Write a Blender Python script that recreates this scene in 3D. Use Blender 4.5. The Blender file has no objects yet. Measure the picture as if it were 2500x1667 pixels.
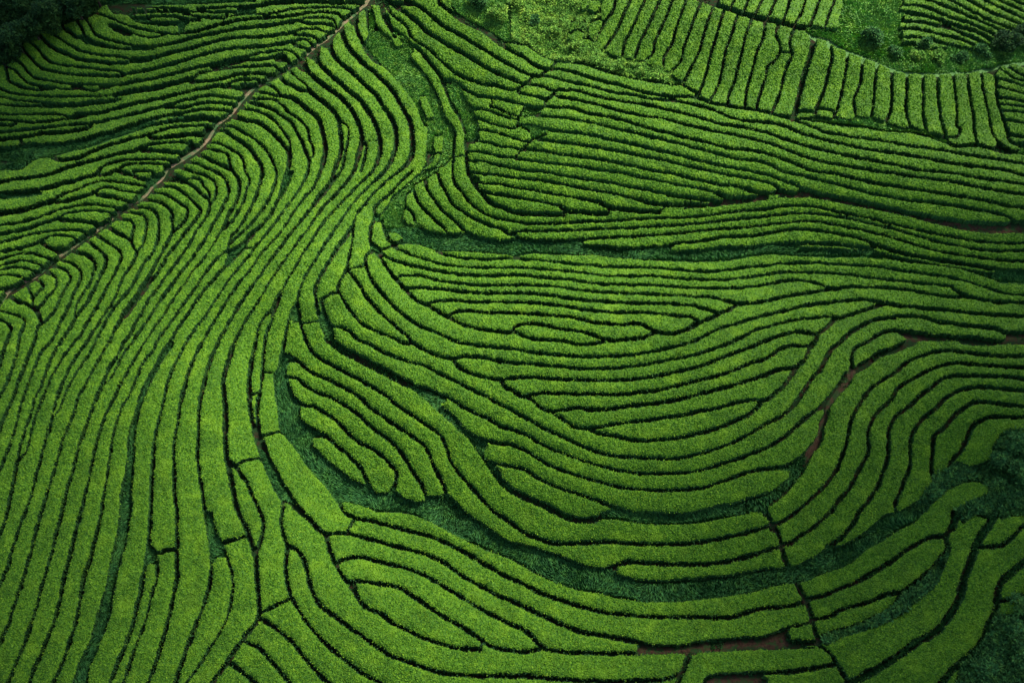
# Aerial view of a clipped tea plantation: every hedge row is its own mesh object, built from a plan of the
# gaps between the rows, laid over a gently rolling terrain.
import bpy, math, random
import numpy as np
rng = np.random.RandomState(7)
random.seed(7)
R_ = math.radians
PLAN = """
F Z1 400 520 7.84
F Z2 300 640 7.84
T 0 0
P scrub 0,0 1000,0 1000,40 930,60 880,120 800,165 700,185 600,220 480,255 330,310 240,350 200,430 150,520 100,570 70,590 0,640
P grass 1000,0 2352,0 2352,20 1850,40 1500,50 1150,35 1000,55
g 22 1130,40 1320,60 1500,72 1680,86
g 28 1810,80 2000,72 2120,62 2185,62 2352,66
g 28 1000,55 1060,68 1130,70 1250,88 1420,98 1600,108 1760,106 1950,112 2180,112
g 20 2185,62 2190,115
g 30 1010,70 1040,105 1130,118 1190,125
g 24 1190,125 1250,110 1400,106 1500,104
g 34 1190,128 1230,155 1320,163 1350,155 1450,148 1600,155 1720,178
g 34 1330,165 1380,195 1500,205 1650,208 1730,190 1830,183
g 28 1690,125 1780,145 1840,165 1835,183
g 32 1800,148 1900,160 2080,155 2085,115
P grass 1180,150 1340,175 1370,210 1560,222 1740,212 1850,185 2080,165 2190,115 2352,80 2352,130 2150,150 2000,175 1850,185 1740,212 1700,240 1700,320 1640,310 1640,240 1400,235 1250,200
g 24 905,125 980,150 1100,200 1250,250 1400,285 1530,308 1640,310
g 36 1700,300 1800,290 1950,245 2100,205 2300,170 2352,160
g 24 1000,228 1080,235 1180,280 1260,315 1350,335 1450,335 1540,310
g 26 1000,235 1080,285 1180,315 1215,300
g 26 795,185 830,240 870,310 950,350 1100,385 1250,415 1400,420
g 40 1400,422 1550,402 1750,352 1950,305 2150,270 2352,245
g 26 710,200 750,260 775,325 850,375 950,405 1050,435 1220,440 1235,420
P grass 720,350 790,355 900,400 1010,435 1240,440 1400,440 1420,455 1250,465 1050,455 900,430 780,400
g 40 590,260 640,290 700,340 770,345
g 24 470,300 560,360 660,425 750,470 900,500 1050,515 1200,535
g 40 1200,538 1350,532 1550,490 1750,440 1950,385 2150,345 2352,340
g 42 380,340 450,410 530,460 620,500 720,540 850,560 1000,575 1170,570 1200,555
P grass 1190,560 1250,545 1400,540 1400,555 1300,575 1200,580
g 26 255,370 340,440 410,530 500,580 620,600 780,620 930,640 1080,650 1150,680
g 40 1150,675 1300,650 1450,615 1650,560 1850,500 2100,450 2352,430
g 34 215,455 290,540 370,620 450,645 560,665 750,690 900,690 1060,700 1140,685
g 24 140,550 200,590 260,670 330,715 450,740 600,765 750,770 950,775 1100,770
g 40 1100,772 1250,742 1450,705 1650,655 1850,610 1950,590
g 28 1950,590 2050,560 2200,525 2352,500
g 24 70,615 130,640 200,715 260,760 370,785 500,800 560,815 650,815
g 34 60,660 80,740 140,770 230,805 330,820 430,815
g 20 655,775 655,815
P soil 655,770 745,775 745,830 655,830
P soil 915,780 1060,785 940,825
g 34 745,780 745,800 800,825 915,820 920,790
g 24 0,810 80,845 200,865 350,880 500,885 700,882 900,880 1050,865
g 60 1050,868 1200,840 1400,805 1600,760 1700,735 1760,720
g 24 0,885 150,915 350,935 600,950 750,945 900,925 1060,910 1075,890
g 30 0,955 150,968 350,970 440,960
P grass 350,955 450,945 620,965 1060,920 1120,895 1100,925 900,965 700,985 500,995 350,985
g 40 1950,615 2100,590 2250,555 2352,545
g 24 1760,720 1830,675 1960,645 2200,615 2352,605
g 36 1750,755 1850,745 1960,735 2150,690 2352,665
g 34 2060,790 2150,745 2280,722 2352,722
g 22 0,1045 200,1048 420,1045 540,1050 650,1075
g 22 650,1070 720,1035 830,1040
g 26 650,1085 730,1080 830,1050
g 45 830,1045 950,1025 1100,985 1250,945 1450,905 1650,860 1850,815 2000,785 2060,790
g 34 2060,800 2180,805 2250,830 2300,830
g 30 2185,800 2230,770 2320,775
g 30 0,1095 150,1105 300,1125 450,1110 600,1090 650,1080
g 34 0,1145 80,1150 140,1135 150,1105
g 34 0,1208 150,1198 350,1180 550,1155 700,1140 830,1135 950,1110 1150,1065 1350,1015 1550,965 1750,910 1950,875 2080,890 2170,905 2240,910
g 38 1590,990 1700,985 1850,945 2000,940 2130,955 2180,965
g 42 0,1280 150,1262 300,1245 380,1225 550,1215 700,1200 830,1160 835,1135
g 42 190,1325 300,1325 450,1330 600,1310 750,1285 900,1240 1050,1205 1200,1150 1350,1110 1500,1070 1650,1045
g 30 1650,1045 1800,1015 1950,1000 2080,1010 2120,1015
g 42 1570,1110 1700,1085 1850,1075 1950,1080 2060,1095
P grass 200,1345 500,1345 560,1350 750,1300 900,1260 1050,1220 1200,1175 1350,1130 1560,1110 1850,1095 2000,1105 1980,1130 1900,1115 1650,1130 1400,1165 1200,1230 1000,1300 800,1370 600,1410 500,1430 480,1450 300,1480 200,1565 0,1565 0,1370
g 30 0,1355 80,1350 170,1340 190,1320 190,1265
H 0,1480 110,1485 130,1505 0,1525
H 290,1505 360,1455 430,1445 500,1465 500,1490 400,1510
g 40 500,1455 560,1475 700,1460 850,1400 1000,1340 1150,1290 1300,1255 1380,1230
g 30 1380,1230 1500,1190 1650,1165 1800,1155 1900,1155 1980,1185
g 45 1370,1240 1380,1265 1450,1270 1600,1250 1750,1235 1850,1230 1895,1200 1900,1155
g 40 560,1565 700,1520 850,1480 950,1450 1100,1410 1250,1380 1310,1350
g 28 1310,1350 1400,1325 1550,1310 1700,1310 1800,1325
g 48 1300,1380 1450,1385 1600,1395 1680,1400 1740,1345 1750,1310
g 28 900,1565 1000,1505 1150,1470 1300,1460 1450,1460 1560,1470 1660,1490
g 24 1050,1565 1150,1515 1300,1500 1450,1505 1560,1520
W 70 2352,800 2290,860 2230,930 2120,1060 2000,1150 1900,1290 1800,1390 1700,1460 1600,1520 1530,1565
g 30 2270,905 2352,905
g 30 2190,990 2280,1000 2352,1015
g 50 2110,1065 2200,1085 2300,1110 2352,1120
g 30 2030,1160 2130,1160 2230,1210 2352,1285
g 45 1990,1200 2060,1200 2130,1250 2200,1290 2280,1350 2352,1440
g 24 1870,1310 2000,1315 2120,1370 2210,1430 2240,1500 2250,1565
g 28 1800,1360 1900,1365 2000,1385 2090,1420 2110,1500 2130,1565
g 40 1770,1400 1900,1450 2000,1500 2100,1540 2130,1560
g 30 1700,1480 1800,1500 1900,1540 1950,1565
g 26 1640,1525 1720,1565
F Z1 400 520 7.84
F Z2 300 640 7.84
T 0 416
W 55 1540,-5 1480,90 1400,150 1330,230 1220,310 1100,390 980,490 880,560 760,640 660,720 550,800 440,880 330,970 200,1050 80,1120 0,1210
P grass 1390,30 1520,10 1480,90 1400,150 1330,230 1250,300 1200,290 1240,230 1310,170
g 40 0,110 200,75 400,50 560,0
g 45 0,215 200,195 400,165 600,115 760,70 900,20 910,0
g 36 900,25 910,40 1000,30 1060,0
g 45 1060,5 1150,25 1210,40 1300,70 1390,80
g 28 1215,40 1225,12 1260,2 1340,0 1400,10 1425,40
P grass 0,225 400,175 380,225 200,255 0,290
g 60 0,395 200,360 400,305 500,275
g 26 500,265 580,215 700,175 850,115 950,95 1050,100 1200,115 1350,140
g 45 500,275 510,290 650,265 800,225 880,195
g 26 880,190 930,160 1010,155 1120,180 1250,195 1290,180
g 40 880,195 890,220 1000,235 1100,260 1210,285
g 28 0,500 150,480 300,440 450,390 600,345 750,315 900,315 1030,335 1150,360
g 40 0,580 150,555 300,515 450,465 540,435
g 26 540,435 600,395 720,375 850,370 950,375 1070,405
g 45 540,435 560,450 700,455 800,470 900,495 960,490
g 28 0,655 150,620 300,580 450,555 600,540 720,545 800,575 870,575
g 38 0,745 150,715 300,675 380,640
g 26 380,640 450,600 550,590 640,605 720,630 770,630
g 45 380,645 390,665 440,700 530,715 620,700 690,650 740,630
P soil 380,665 440,710 540,740 600,750 560,790 500,750 430,720
g 26 0,810 100,780 200,760 300,765 400,790 500,825
g 26 0,870 120,835 220,825 330,850 410,880
g 24 0,910 100,890 200,890 300,915 360,940
g 24 0,960 80,955 160,965 250,1000
g 40 0,1080 80,1070 180,1030 240,1000
g 40 75,1130 75,1145 150,1190 250,1230 340,1265
g 30 245,1040 270,1110 290,1160 285,1235
g 36 310,990 370,1020 390,1060 350,1110 290,1175
g 30 385,920 460,945 510,980 515,1040 470,1120 400,1200 350,1260
g 28 480,875 560,895 620,930 640,990 600,1080 550,1170 520,1250 470,1320 400,1390
g 32 560,825 660,850 720,900 740,960 720,1030 670,1130 630,1240 580,1330 530,1440 490,1530 470,1565
g 45 280,1240 340,1300 370,1380
g 34 370,1390 335,1470 320,1565
g 28 0,1285 100,1310 180,1340 220,1370 210,1440 180,1510 175,1565
g 34 0,1370 60,1400 95,1440 80,1500 70,1565
g 46 640,730 720,755 800,780 860,830 870,880
g 26 870,880 850,950 830,1020 780,1100 720,1190 690,1260 690,1350
g 34 795,640 870,700 940,760 970,800 960,880 920,970 870,1070 840,1130 800,1200 740,1280 690,1350 660,1410 600,1500 575,1565
g 32 880,585 970,650 1050,700 1110,750 1100,830 1060,920 1000,1030 970,1100 920,1190 860,1290 810,1380 770,1450 720,1530 690,1565
g 40 980,515 1060,560 1140,600 1195,635
g 28 1195,635 1210,680 1245,740 1235,800 1190,890 1130,980 1100,1060 1060,1160 1000,1260 950,1330 900,1410 850,1480 810,1565
g 30 1050,445 1150,445 1210,470 1225,530 1205,600 1195,635
g 28 1140,380 1250,390 1330,420 1345,480 1335,560 1310,670 1245,745
g 32 1215,335 1350,345 1420,380 1450,440 1455,560 1430,680 1380,780 @Z2 410,0 270,270 150,480 0,680 @T01 1080,1220 1020,1300 960,1400 920,1480 885,1565
g 34 1310,265 1420,280 1500,310 1560,360 1580,400 @Z1 150,100 160,300 130,420 0,680 @Z2 640,0 500,250 370,450 290,590 130,820 0,980 @T01 1100,1380
g 38 1100,1380 1050,1460 1010,1565
g 28 1395,200 1500,210 1580,250 1650,300 1720,350 @Z1 450,0 400,150 280,270 160,370
g 32 1430,145 1540,140 1640,170 1720,230 1790,300 1840,360 @Z1 680,0 560,180 420,340 280,540 150,710 50,840 0,930 @Z2 640,230 480,430 360,620 250,760 130,930 @T01 1100,1380
g 44 1480,80 1570,85 1700,100
g 34 1700,95 1780,150 1860,220 1920,260
g 28 1555,5 1650,45 1700,75 1770,70 1830,80 1870,140 1920,200 1920,260
g 28 1915,255 1925,310 @Z1 840,0 720,200 590,390 530,520 440,660 300,860 190,1010 @Z2 900,160 800,290 700,450 560,620 450,790 350,970 250,1150 150,1350 40,1510
g 28 1780,0 1880,40 1960,90 1985,160 1970,250 1925,315
g 32 1960,0 2030,40 2080,100 2095,200 2060,300 @Z1 1060,0 960,180 870,340 770,520 660,680 540,850 400,1040 @Z2 1100,200 970,380 830,570 700,730 560,960 450,1120 340,1290 220,1440 180,1510
g 36 2140,0 2190,80 2195,180 2170,280 @Z1 1250,0 1200,130 1130,290
g 20 @Z1 1130,290 1000,490 900,640 780,840 640,1020 @Z2 1440,30 1310,200 1180,400 1030,600 900,790 800,960 700,1100 600,1230 480,1420 420,1510
g 26 2250,0 2280,60 2290,110 2260,180 2230,290 @Z1 1400,0 1310,140 1200,250 1140,300
g 28 @Z1 1290,440 1250,560 1210,680 1110,770 1020,850 900,980 @Z2 1580,190 1480,340 1320,580 1150,800 1000,1010 850,1220 720,1380 640,1510
P grass @Z1 1250,720 1420,680 1560,600 1600,640 1480,760 1350,880 1240,1000 1180,1060 1210,900 1230,780
g 34 @Z1 1200,720 1240,760 1200,900 1150,1030 1050,1140 900,1310 @Z2 1900,140 1750,300 1600,480 1480,640 1350,820 1250,980 1100,1170 980,1360 900,1510
T 0 832
g 34 50,0 30,90 0,200
g 34 165,0 140,150 100,280 50,400 0,490
g 40 310,0 250,170 180,330 130,470 80,600 30,720 0,800
g 30 460,0 380,100 320,230 270,360 220,480 180,620 140,780 100,900 60,1030 20,1130 0,1170
g 26 530,0 500,90 440,220 400,340 380,410 330,500 290,630 250,760 215,870 180,980 160,1080
g 40 160,1080 140,1200 100,1390 70,1565
g 24 670,0 600,110 510,250 450,380 400,500 350,620 300,760 270,900 240,1000 200,1060 160,1110
g 32 790,0 700,130 640,230 590,350 540,470 500,600 480,700 450,800 410,930 370,1080 330,1220 290,1380 240,1565
g 22 870,0 800,140 720,260 640,390 590,500 550,620 485,715
g 28 1000,0 920,140 850,270 780,410 720,520 680,650 620,790 570,920 530,1060 480,1240 430,1380 390,1565
g 36 1140,0 1080,130 1010,230 960,350 910,470 860,580 820,690 770,830 720,970 690,1100 650,1240 600,1400 570,1565
g 20 1225,0 1130,120 1070,240 1010,350 940,410
g 28 1330,0 1250,140 1170,280 1110,390 1030,560 960,700 910,850 870,990 840,1120 810,1280 770,1430 740,1565
g 28 1440,0 1400,90 1340,150 1290,250 1230,390 1180,500 1120,600 1070,740 1030,900 1000,1100 980,1250 950,1420 930,1565
g 36 1560,0 1480,110 1420,240 1350,370 1290,490 1250,640 1210,780 1180,930 1180,1060 1160,1200 1130,1340 1110,1420 1110,1565
P grass 1570,0 1600,0 1590,40 1480,200 1400,350 1330,500 1290,620 1260,760 1240,900 1240,1050 1230,1200 1210,1400 1220,1565 1110,1565 1110,1420 1160,1320 1190,1100 1200,900 1230,760 1280,560 1330,430 1420,280 1490,130
g 32 1720,0 1650,120 1590,240 1540,370 1500,540 1460,700 1430,830 1410,960
g 42 1410,960 1400,1100 1390,1300 1390,1565
g 36 1860,0 1790,140 1730,280 1690,430 1650,590 1630,760 1600,900 1590,1030 1600,1200 1600,1400 1620,1565
g 38 2005,0 1930,170 1880,350 1840,520 1820,700 1820,860 1810,1010 1820,1150 1850,1350 1880,1565
g 55 2155,0 2090,200 2050,350 2060,500 2070,700 2070,900 2080,1050 2110,1200 2140,1380 2180,1565
g 50 2352,0 2310,180 2290,350 2290,500 2300,650 2330,790 2352,900
g 28 2110,1150 2160,1140 2250,1100 2352,1075
g 40 2110,1100 2170,1150 2200,1210 2260,1290 2310,1400 2352,1490
T 0 1248
g 34 60,0 30,120 0,200
g 36 225,0 170,160 110,350 60,520 0,660
g 34 375,0 330,170 280,370 220,580 160,760 110,920 60,1060 0,1200
g 36 560,0 510,220 450,450 390,650 340,840 290,1010 230,1190 150,1370 70,1565
g 38 740,0 680,220 630,440 580,640 540,850 490,1010 440,1150 370,1310 310,1450 270,1565
g 40 930,0 870,250 820,450 760,640 730,850 690,1010 630,1230 560,1420 490,1565
g 40 1115,0 1080,230 1020,480 980,700 920,900 860,1100 790,1280 720,1430 690,1565
P grass 1110,0 1210,0 1190,130 1150,330 1090,520 1050,720 1020,930 960,1100 890,1270 820,1430 780,1565 700,1565 730,1430 870,1130 930,910 1000,700 1040,480 1090,250
g 46 1380,0 1370,200 1350,400 1320,550 1290,730 1250,900 1210,1060 1160,1200 1080,1390 1010,1565
P grass 1380,300 1440,360 1440,470 1360,480
g 32 1420,370 1440,500 1435,620 1390,760 1360,900 1320,1040 1260,1200 1200,1370 1130,1565
g 36 1390,375 1450,375 1530,350 1620,335
g 44 1630,0 1625,200 1620,400 1620,600 1590,780 1560,920 1520,1080 1470,1260 1420,1420 1360,1565
g 44 1880,0 1920,200 1940,420 1935,600 1900,750 1850,920 1780,1080 1720,1240 1660,1400 1610,1565
P grass 1900,0 1950,0 1990,200 2050,290 2060,330 2100,430 2060,420 1990,420 1960,480 1940,350 1930,150
g 30 2060,350 2100,470 2130,580 2135,680 2115,850 2080,980 2020,1100 1940,1230 1840,1390 1720,1565
g 40 2030,295 2130,260 2280,220
g 50 2195,0 2250,130 2300,250 2340,400 2352,500
g 50 2352,1010 2280,1100 2230,1170 2160,1270 2090,1380 2010,1480 1950,1565
g 42 2240,1190 2300,1215 2352,1235
g 50 2110,1390 2200,1450 2280,1520 2330,1565
T 625 0
g 55 0,50 100,33 250,16 450,12 700,18 1010,22
g 24 0,130 180,115 300,90 450,75 650,68 800,75 880,95 930,100
g 34 0,170 200,155 400,130 550,115 680,115 750,130 800,165 850,165 910,110
g 45 0,245 150,230 300,205 400,190
g 24 400,185 500,165 650,165 710,185 740,240
g 32 400,195 430,210 550,215 680,225 735,250
g 40 0,340 200,320 350,295
g 28 350,290 430,268 550,265 650,290 730,272
g 32 345,295 350,318 450,320 520,330 570,365 615,370
g 45 0,430 200,405 340,380
g 26 345,378 430,358 480,372 510,400 555,420
g 36 340,390 360,412 430,435 500,465
g 24 0,495 150,470 280,460 350,485 390,530 400,560
g 36 0,555 100,540 180,515 250,500 280,550 330,590 370,600
g 26 175,520 180,545 230,560 290,560
g 24 0,605 150,600 220,630 300,625 315,600
g 36 0,670 100,675 180,680 205,655
g 28 0,722 50,750 110,735
W 36 1030,10 1000,60 940,105 830,190 750,280 620,380 540,440 400,560 330,605 220,680 110,740 0,800
g 32 855,160 880,215 920,215 925,150 925,120
g 40 915,230 940,310 970,370 1000,440 1040,490 1100,560 1190,600
g 20 930,140 925,230
g 30 1020,130 1030,230 1045,310 1030,370
g 10 975,380 1050,362
P grass 1040,90 1075,100 1095,220 1080,320 1050,360 1040,230
g 50 780,250 800,330 850,430 920,510 1000,590 1080,650 1150,720 1230,800 1300,900 1350,1000 1400,1080 1430,1180 1440,1300 1430,1420 1400,1480 1330,1565
g 50 690,350 680,430 720,510 780,580 870,650 950,730 1040,810 1110,880 1150,950 1210,1030 1260,1120 1285,1220 1285,1340 1250,1450 1180,1565
g 50 570,460 560,545 620,620 700,700 780,770 870,850 960,920 1010,990 1060,1070 1100,1150 1130,1250 1140,1380 1110,1480 1080,1565
g 34 480,500 500,520 530,530 560,530
g 50 440,560 470,640 530,710 620,780 740,860 830,950 900,1040 940,1130 970,1230 965,1330 935,1430 910,1565
g 34 600,395 625,415 660,425 690,420
g 34 380,600 430,640 460,640
g 22 285,630 370,710 460,780 490,825
g 40 200,680 260,750 340,790 430,830 490,830
g 50 490,830 560,890 640,950 710,1020 760,1090
g 45 760,1090 770,1200 785,1300 770,1420 740,1500 720,1565
g 24 790,1110 840,1160 850,1220 830,1350 810,1450 780,1565
g 28 80,755 160,800 230,870
g 36 0,830 100,860 230,885
g 50 230,875 340,900 440,980 540,1050 590,1130 620,1250 635,1380 620,1470 600,1565
g 28 0,910 150,910 230,960 300,1030 400,1100 470,1180 490,1270 520,1350 520,1430 490,1460 485,1565
g 36 0,955 120,990 230,1060 330,1130 370,1210 420,1290 450,1380 490,1470
g 26 0,1020 100,1055 180,1120 250,1210 300,1280 310,1350 290,1370
g 40 0,1115 100,1180 200,1270 270,1350 300,1370
g 50 300,1370 310,1450 310,1565
g 30 0,1285 60,1340 110,1400 150,1480 180,1565
g 45 0,1440 40,1500 60,1565
P grass 1060,340 1150,300 1230,345 1270,320 1310,350 1400,360 1460,420 1440,480 1400,520 1450,600 1540,700 1620,820 1670,920 1700,980 1740,1060 1800,1170 1820,1240 1810,1440 1700,1565 1560,1565 1640,1410 1580,1400 1590,1180 1540,1130 1470,960 1400,860 1320,760 1250,680 1150,590 1050,490 1000,400
H 1245,345 1300,340 1360,410 1290,430 1260,400
H 1640,1250 1720,1245 1715,1390 1650,1395 1630,1340
H 1490,890 1560,880 1610,980 1640,1060 1580,1085 1530,1000
H 1640,1415 1690,1410 1690,1460 1640,1530 1580,1550 1570,1520 1620,1460
g 30 1630,1410 1610,1470 1550,1530 1540,1565
H 1790,1470 1805,1480 1800,1565 1640,1565 1740,1520
g 30 1030,30 1070,120 1090,210 1150,290 1220,340
g 45 1130,0 1160,80 1170,130 1200,200 1250,280 1270,330
g 28 1150,0 1200,60 1250,130 1340,200 1390,250 1410,310 1450,360 1540,420 1620,480 1690,550 1760,610 1830,670
g 45 1830,670 1950,720 2070,760 2200,780 2352,800
g 40 1200,140 1230,220 1300,290 1380,350
g 50 1220,0 1290,60 1390,130 1490,210 1570,290 1680,360 1800,430 1920,500 2020,560 2120,620 2230,670 2352,720
g 40 1400,0 1480,50 1560,100 1650,180 1740,250 1850,300 1950,370 2050,430 2150,490 2250,550 2352,600
g 45 1680,0 1690,30 1780,100 1870,170 2000,240 2100,290 2180,350 2260,410 2352,470
P grass 1800,0 2352,0 2352,400 2280,390 2150,290 2000,220 1850,130 1790,60
g 40 1460,420 1480,440 1540,500 1600,580 1660,650 1720,720 1800,740 1860,770 1900,800 1980,850 2050,880 2150,890 2352,930
g 30 1420,540 1500,630 1580,730 1650,850 1690,950 1720,1050 1790,1150 1825,1230 1820,1340 1815,1440
g 40 1690,690 1760,850 1800,950 1860,1050 1910,1150 1930,1250 1930,1340 1935,1420 1945,1565
P grass 1760,790 1870,780 1900,860 1990,1000 2030,1100 2040,1250 1950,1300 1930,1200 1880,1070 1800,940
g 26 1880,860 1950,950 2000,990 2080,1000 2130,1015
g 12 2140,1010 2165,960 2165,900
g 26 2150,975 2250,1010 2352,1045
g 24 2000,1005 2130,1015 2250,1060 2352,1085
g 28 2020,1080 2120,1115 2230,1150 2352,1165
g 28 2040,1185 2150,1200 2250,1230 2352,1250
g 28 2030,1285 2150,1310 2250,1340 2352,1350
g 28 1940,1395 2050,1385 2150,1410 2250,1435 2352,1445
g 28 1950,1475 2100,1480 2200,1510 2352,1530
g 24 2030,1290 1940,1310
g 24 2035,1080 2040,1290
g 14 1815,1440 1880,1430 1935,1420
g 24 1815,1440 1810,1565
g 50 1490,940 1530,1060 1560,1140
g 36 1590,1180 1585,1300 1580,1410
g 28 985,1300 1010,1330 1000,1430 960,1565
g 12 985,1300 1115,1290
T 625 416
g 34 50,0 40,100 10,200 0,230
g 30 @Z1 1600,0 1560,80 1430,280 1290,440
g 30 @T01 2352,230 2310,330 @Z1 1600,0
g 30 185,0 180,80 150,180 100,290 @Z1 1830,0 1700,170 1560,300 1420,440 1270,575
g 36 270,0 250,100 210,250 @Z1 2050,0 1870,230 1700,370
g 56 @Z1 1700,370 1560,550 1420,660 1250,710
P grass 290,0 350,0 310,120 230,270 250,120
g 26 470,0 420,130 330,270 @Z1 2260,0 2130,180 1990,350 1880,490 1740,640 1650,780 1560,880 @Z2 2110,220 1980,390 1830,650 1700,820 1560,1050 1400,1240 1250,1460 1225,1510
g 12 @Z1 1570,660 1740,672
g 26 590,0 560,90 530,150 450,240
g 18 450,240 380,330 290,470 209,583 100,700 27,780
g 24 27,780 @Z1 1700,1000 @Z2 2352,240 2170,460 2050,640 1920,840 1760,1110 1620,1340 1530,1510
g 32 715,0 690,80 640,150 580,230 520,320 470,390 390,490 300,590 230,690 150,790 80,890 @Z1 1830,1200 1700,1370 @Z2 2352,630 2230,800 2130,970 2050,1110 1930,1320 1830,1510
g 24 775,0 730,70 680,150 620,220 560,290 490,375
g 32 885,0 840,90 790,150 720,230 640,310 560,410
g 22 560,410 470,540 390,640 300,770 220,880 132,1005 56,1142 @Z2 2352,1110 2230,1330 2150,1510
g 24 1060,0 930,140 830,245 720,360 600,500 530,610 470,700 410,790 360,880 290,990 250,1080 200,1150 150,1260 60,1370 20,1450 0,1530
g 26 235,1130 200,1230 160,1290 140,1390 100,1480 80,1565
g 20 150,1260 170,1290
g 26 1190,0 1050,130 940,240 820,390 730,530 650,640 590,740 540,820 480,920 430,1010 395,1120 370,1210 320,1310 290,1420 260,1565
g 26 1310,0 1200,90 1120,170 1050,240 990,320 930,390 890,500
g 46 885,510 820,610 750,700 690,800
g 38 690,800 640,880 590,970 550,1060 540,1120 550,1200 570,1290 600,1400 640,1490 680,1565
g 28 890,510 890,600 870,720 850,820 835,900
g 34 835,900 800,970 760,1030 750,1080 760,1110 800,1180 850,1260 900,1330 980,1410 1060,1450 1150,1490 1230,1520 1330,1565
g 20 840,912 920,890 1005,870
g 28 590,1185 670,1140 755,1110
g 28 420,1400 500,1390 590,1375
P grass 345,1260 390,1270 410,1390 330,1400
g 36 375,1200 390,1280 405,1390 430,1480 460,1565
g 30 1430,0 1340,90 1250,190 1150,280 1090,340 1095,400 1115,415
g 36 1095,400 1080,460 1050,530 1045,620 1070,730
g 34 1065,735 1010,780 1005,850 1040,960 1100,1060 1160,1130 1240,1220 1330,1300 1420,1370 1520,1430 1640,1480 1760,1530 1840,1565
g 32 1530,15 1480,60 1380,150 1290,220 1250,270 1220,330 1150,400 1110,415
P grass 1540,20 1680,0 1640,30 1560,80 1450,140 1440,190 1380,230 1380,340 1350,400 1380,480 1430,490 1500,500 1600,560 1720,580 1800,590 1920,580 2000,600 2200,640 2352,620 2352,780 2200,760 1960,740 1660,740 1590,710 1400,670 1270,680 1220,640 1190,560 1190,470 1110,470 1100,430 1160,400 1230,330 1260,270 1300,220
H 1200,570 1300,570 1350,620 1290,650 1230,630 1210,600
H 1360,390 1410,380 1450,440 1445,490 1390,470 1355,430
H 1410,675 1500,675 1600,715 1480,710
g 36 1190,560 1210,620 1260,670 1290,680
g 26 1150,720 1265,690
P grass 1075,650 1110,680 1160,720 1140,770 1080,740
g 34 1450,190 1490,290 1560,370 1640,450 1720,520 1770,580
g 34 1550,80 1580,180 1640,270 1700,350 1780,420 1860,490 1910,540 2000,590 2100,620 2200,640
g 34 1665,10 1700,120 1750,200 1800,300 1880,360 1970,420 2070,470 2170,510 2260,540 2352,590
g 32 1800,0 1820,100 1880,190 1960,290 2050,360 2130,410 2240,440 2352,460
g 50 1950,0 1990,90 2060,190 2120,260 2180,310 2280,340 2352,375
g 32 1970,10 2100,30 2200,35 2352,55
g 28 2000,110 2150,115 2250,125 2352,145
g 40 2060,180 2150,205 2250,220 2352,240
P grass 1970,30 2050,60 2050,110 2000,110
g 30 1380,330 1440,400 1470,480 1560,550 1680,578 1760,585 1920,580
g 26 1250,695 1350,740 1450,780 1600,825 1750,860 1900,880 2050,885 2200,885 2352,885
g 26 1660,745 1770,775 1900,800 2100,810 2352,800
g 36 1130,755 1240,810 1350,845 1480,880 1600,905 1750,930 1900,950 2050,960 2200,960 2352,955
g 36 1110,750 1170,840 1220,910 1270,980 1330,1040 1400,1120 1460,1180 1540,1220 1620,1260 1700,1310 1780,1350 1860,1395 1960,1430 2080,1455 2200,1475 2352,1480
g 32 1270,980 1350,965 1430,960 1550,970 1700,1010 1850,1030 2000,1045 2150,1050 2352,1045
g 36 1350,1080 1450,1075 1600,1080 1750,1090 1900,1110 2050,1120 2352,1125
g 32 1560,1225 1650,1200 1800,1190 2000,1205 2352,1205
g 30 1760,1340 1850,1295 1950,1285 2100,1300 2352,1305
g 36 840,910 890,970 950,1050 990,1120 1050,1200 1130,1290 1220,1370 1310,1450 1400,1530 1440,1565
P grass 600,1230 630,1250 650,1340 700,1420 720,1500 730,1565 690,1565 640,1480 600,1380
g 34 595,1190 620,1280 660,1370 700,1420 780,1435 860,1475 920,1540 990,1565
T 625 832
g 34 75,0 65,150 55,300 40,450 15,560
g 20 0,480 40,470
g 50 255,0 240,130 210,260 180,310 190,450 210,600 230,750 235,830
g 22 60,280 130,285 190,300
g 28 40,875 140,845 240,825
g 40 15,560 10,700 30,850 30,960 60,1080 100,1180 140,1270 190,1370 240,1460 245,1565
g 36 60,900 100,1030 160,1150 220,1270 300,1390 370,1490 440,1565
P grass 60,1000 110,1060 170,1200 300,1400 370,1490 250,1440 140,1270 100,1180
g 28 0,1085 60,1080
g 40 0,1505 30,1565
P grass 250,100 300,100 350,150 370,190 310,190 280,230 280,310 300,350 310,440 350,530 400,600 400,680 440,760 520,830 600,860 640,890 560,880 510,900 530,960 640,1080 760,1170 880,1260 980,1310 1050,1310 1060,1350 1120,1395 1240,1375 1300,1380 1350,1430 1480,1475 1540,1465 1590,1415 1700,1415 1750,1390 1850,1480 1930,1565 1110,1565 1000,1520 850,1475 790,1480 740,1480 650,1350 560,1250 470,1150 400,1050 330,950 260,870 235,830 230,750 210,600 190,450 190,310 220,260 240,150
g 40 460,0 510,90 590,160 700,220 810,280 910,330 1010,390 1110,450 1210,510 1290,580 1380,640 1480,710 1570,770 1660,830 1720,910 1760,1010 1800,1120 1870,1220 1960,1320 2060,1430 2130,1510 2200,1565
g 40 350,150 430,220 520,290 640,340 760,400 870,460 970,530 1050,610 1150,680 1260,760 1370,830 1460,890 1540,950 1590,1040 1630,1140 1690,1250 1730,1340 1740,1400
g 40 280,320 370,340 450,400 540,460 660,500 770,560 870,620 960,690 1040,770 1140,850 1230,910 1310,990 1370,1080 1420,1170 1490,1270 1540,1360 1565,1430
g 40 310,440 350,530 430,580 530,600 620,650 720,710 790,780 860,860 950,930 1070,990 1160,1050 1230,1130 1285,1190 1280,1290 1250,1380
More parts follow.
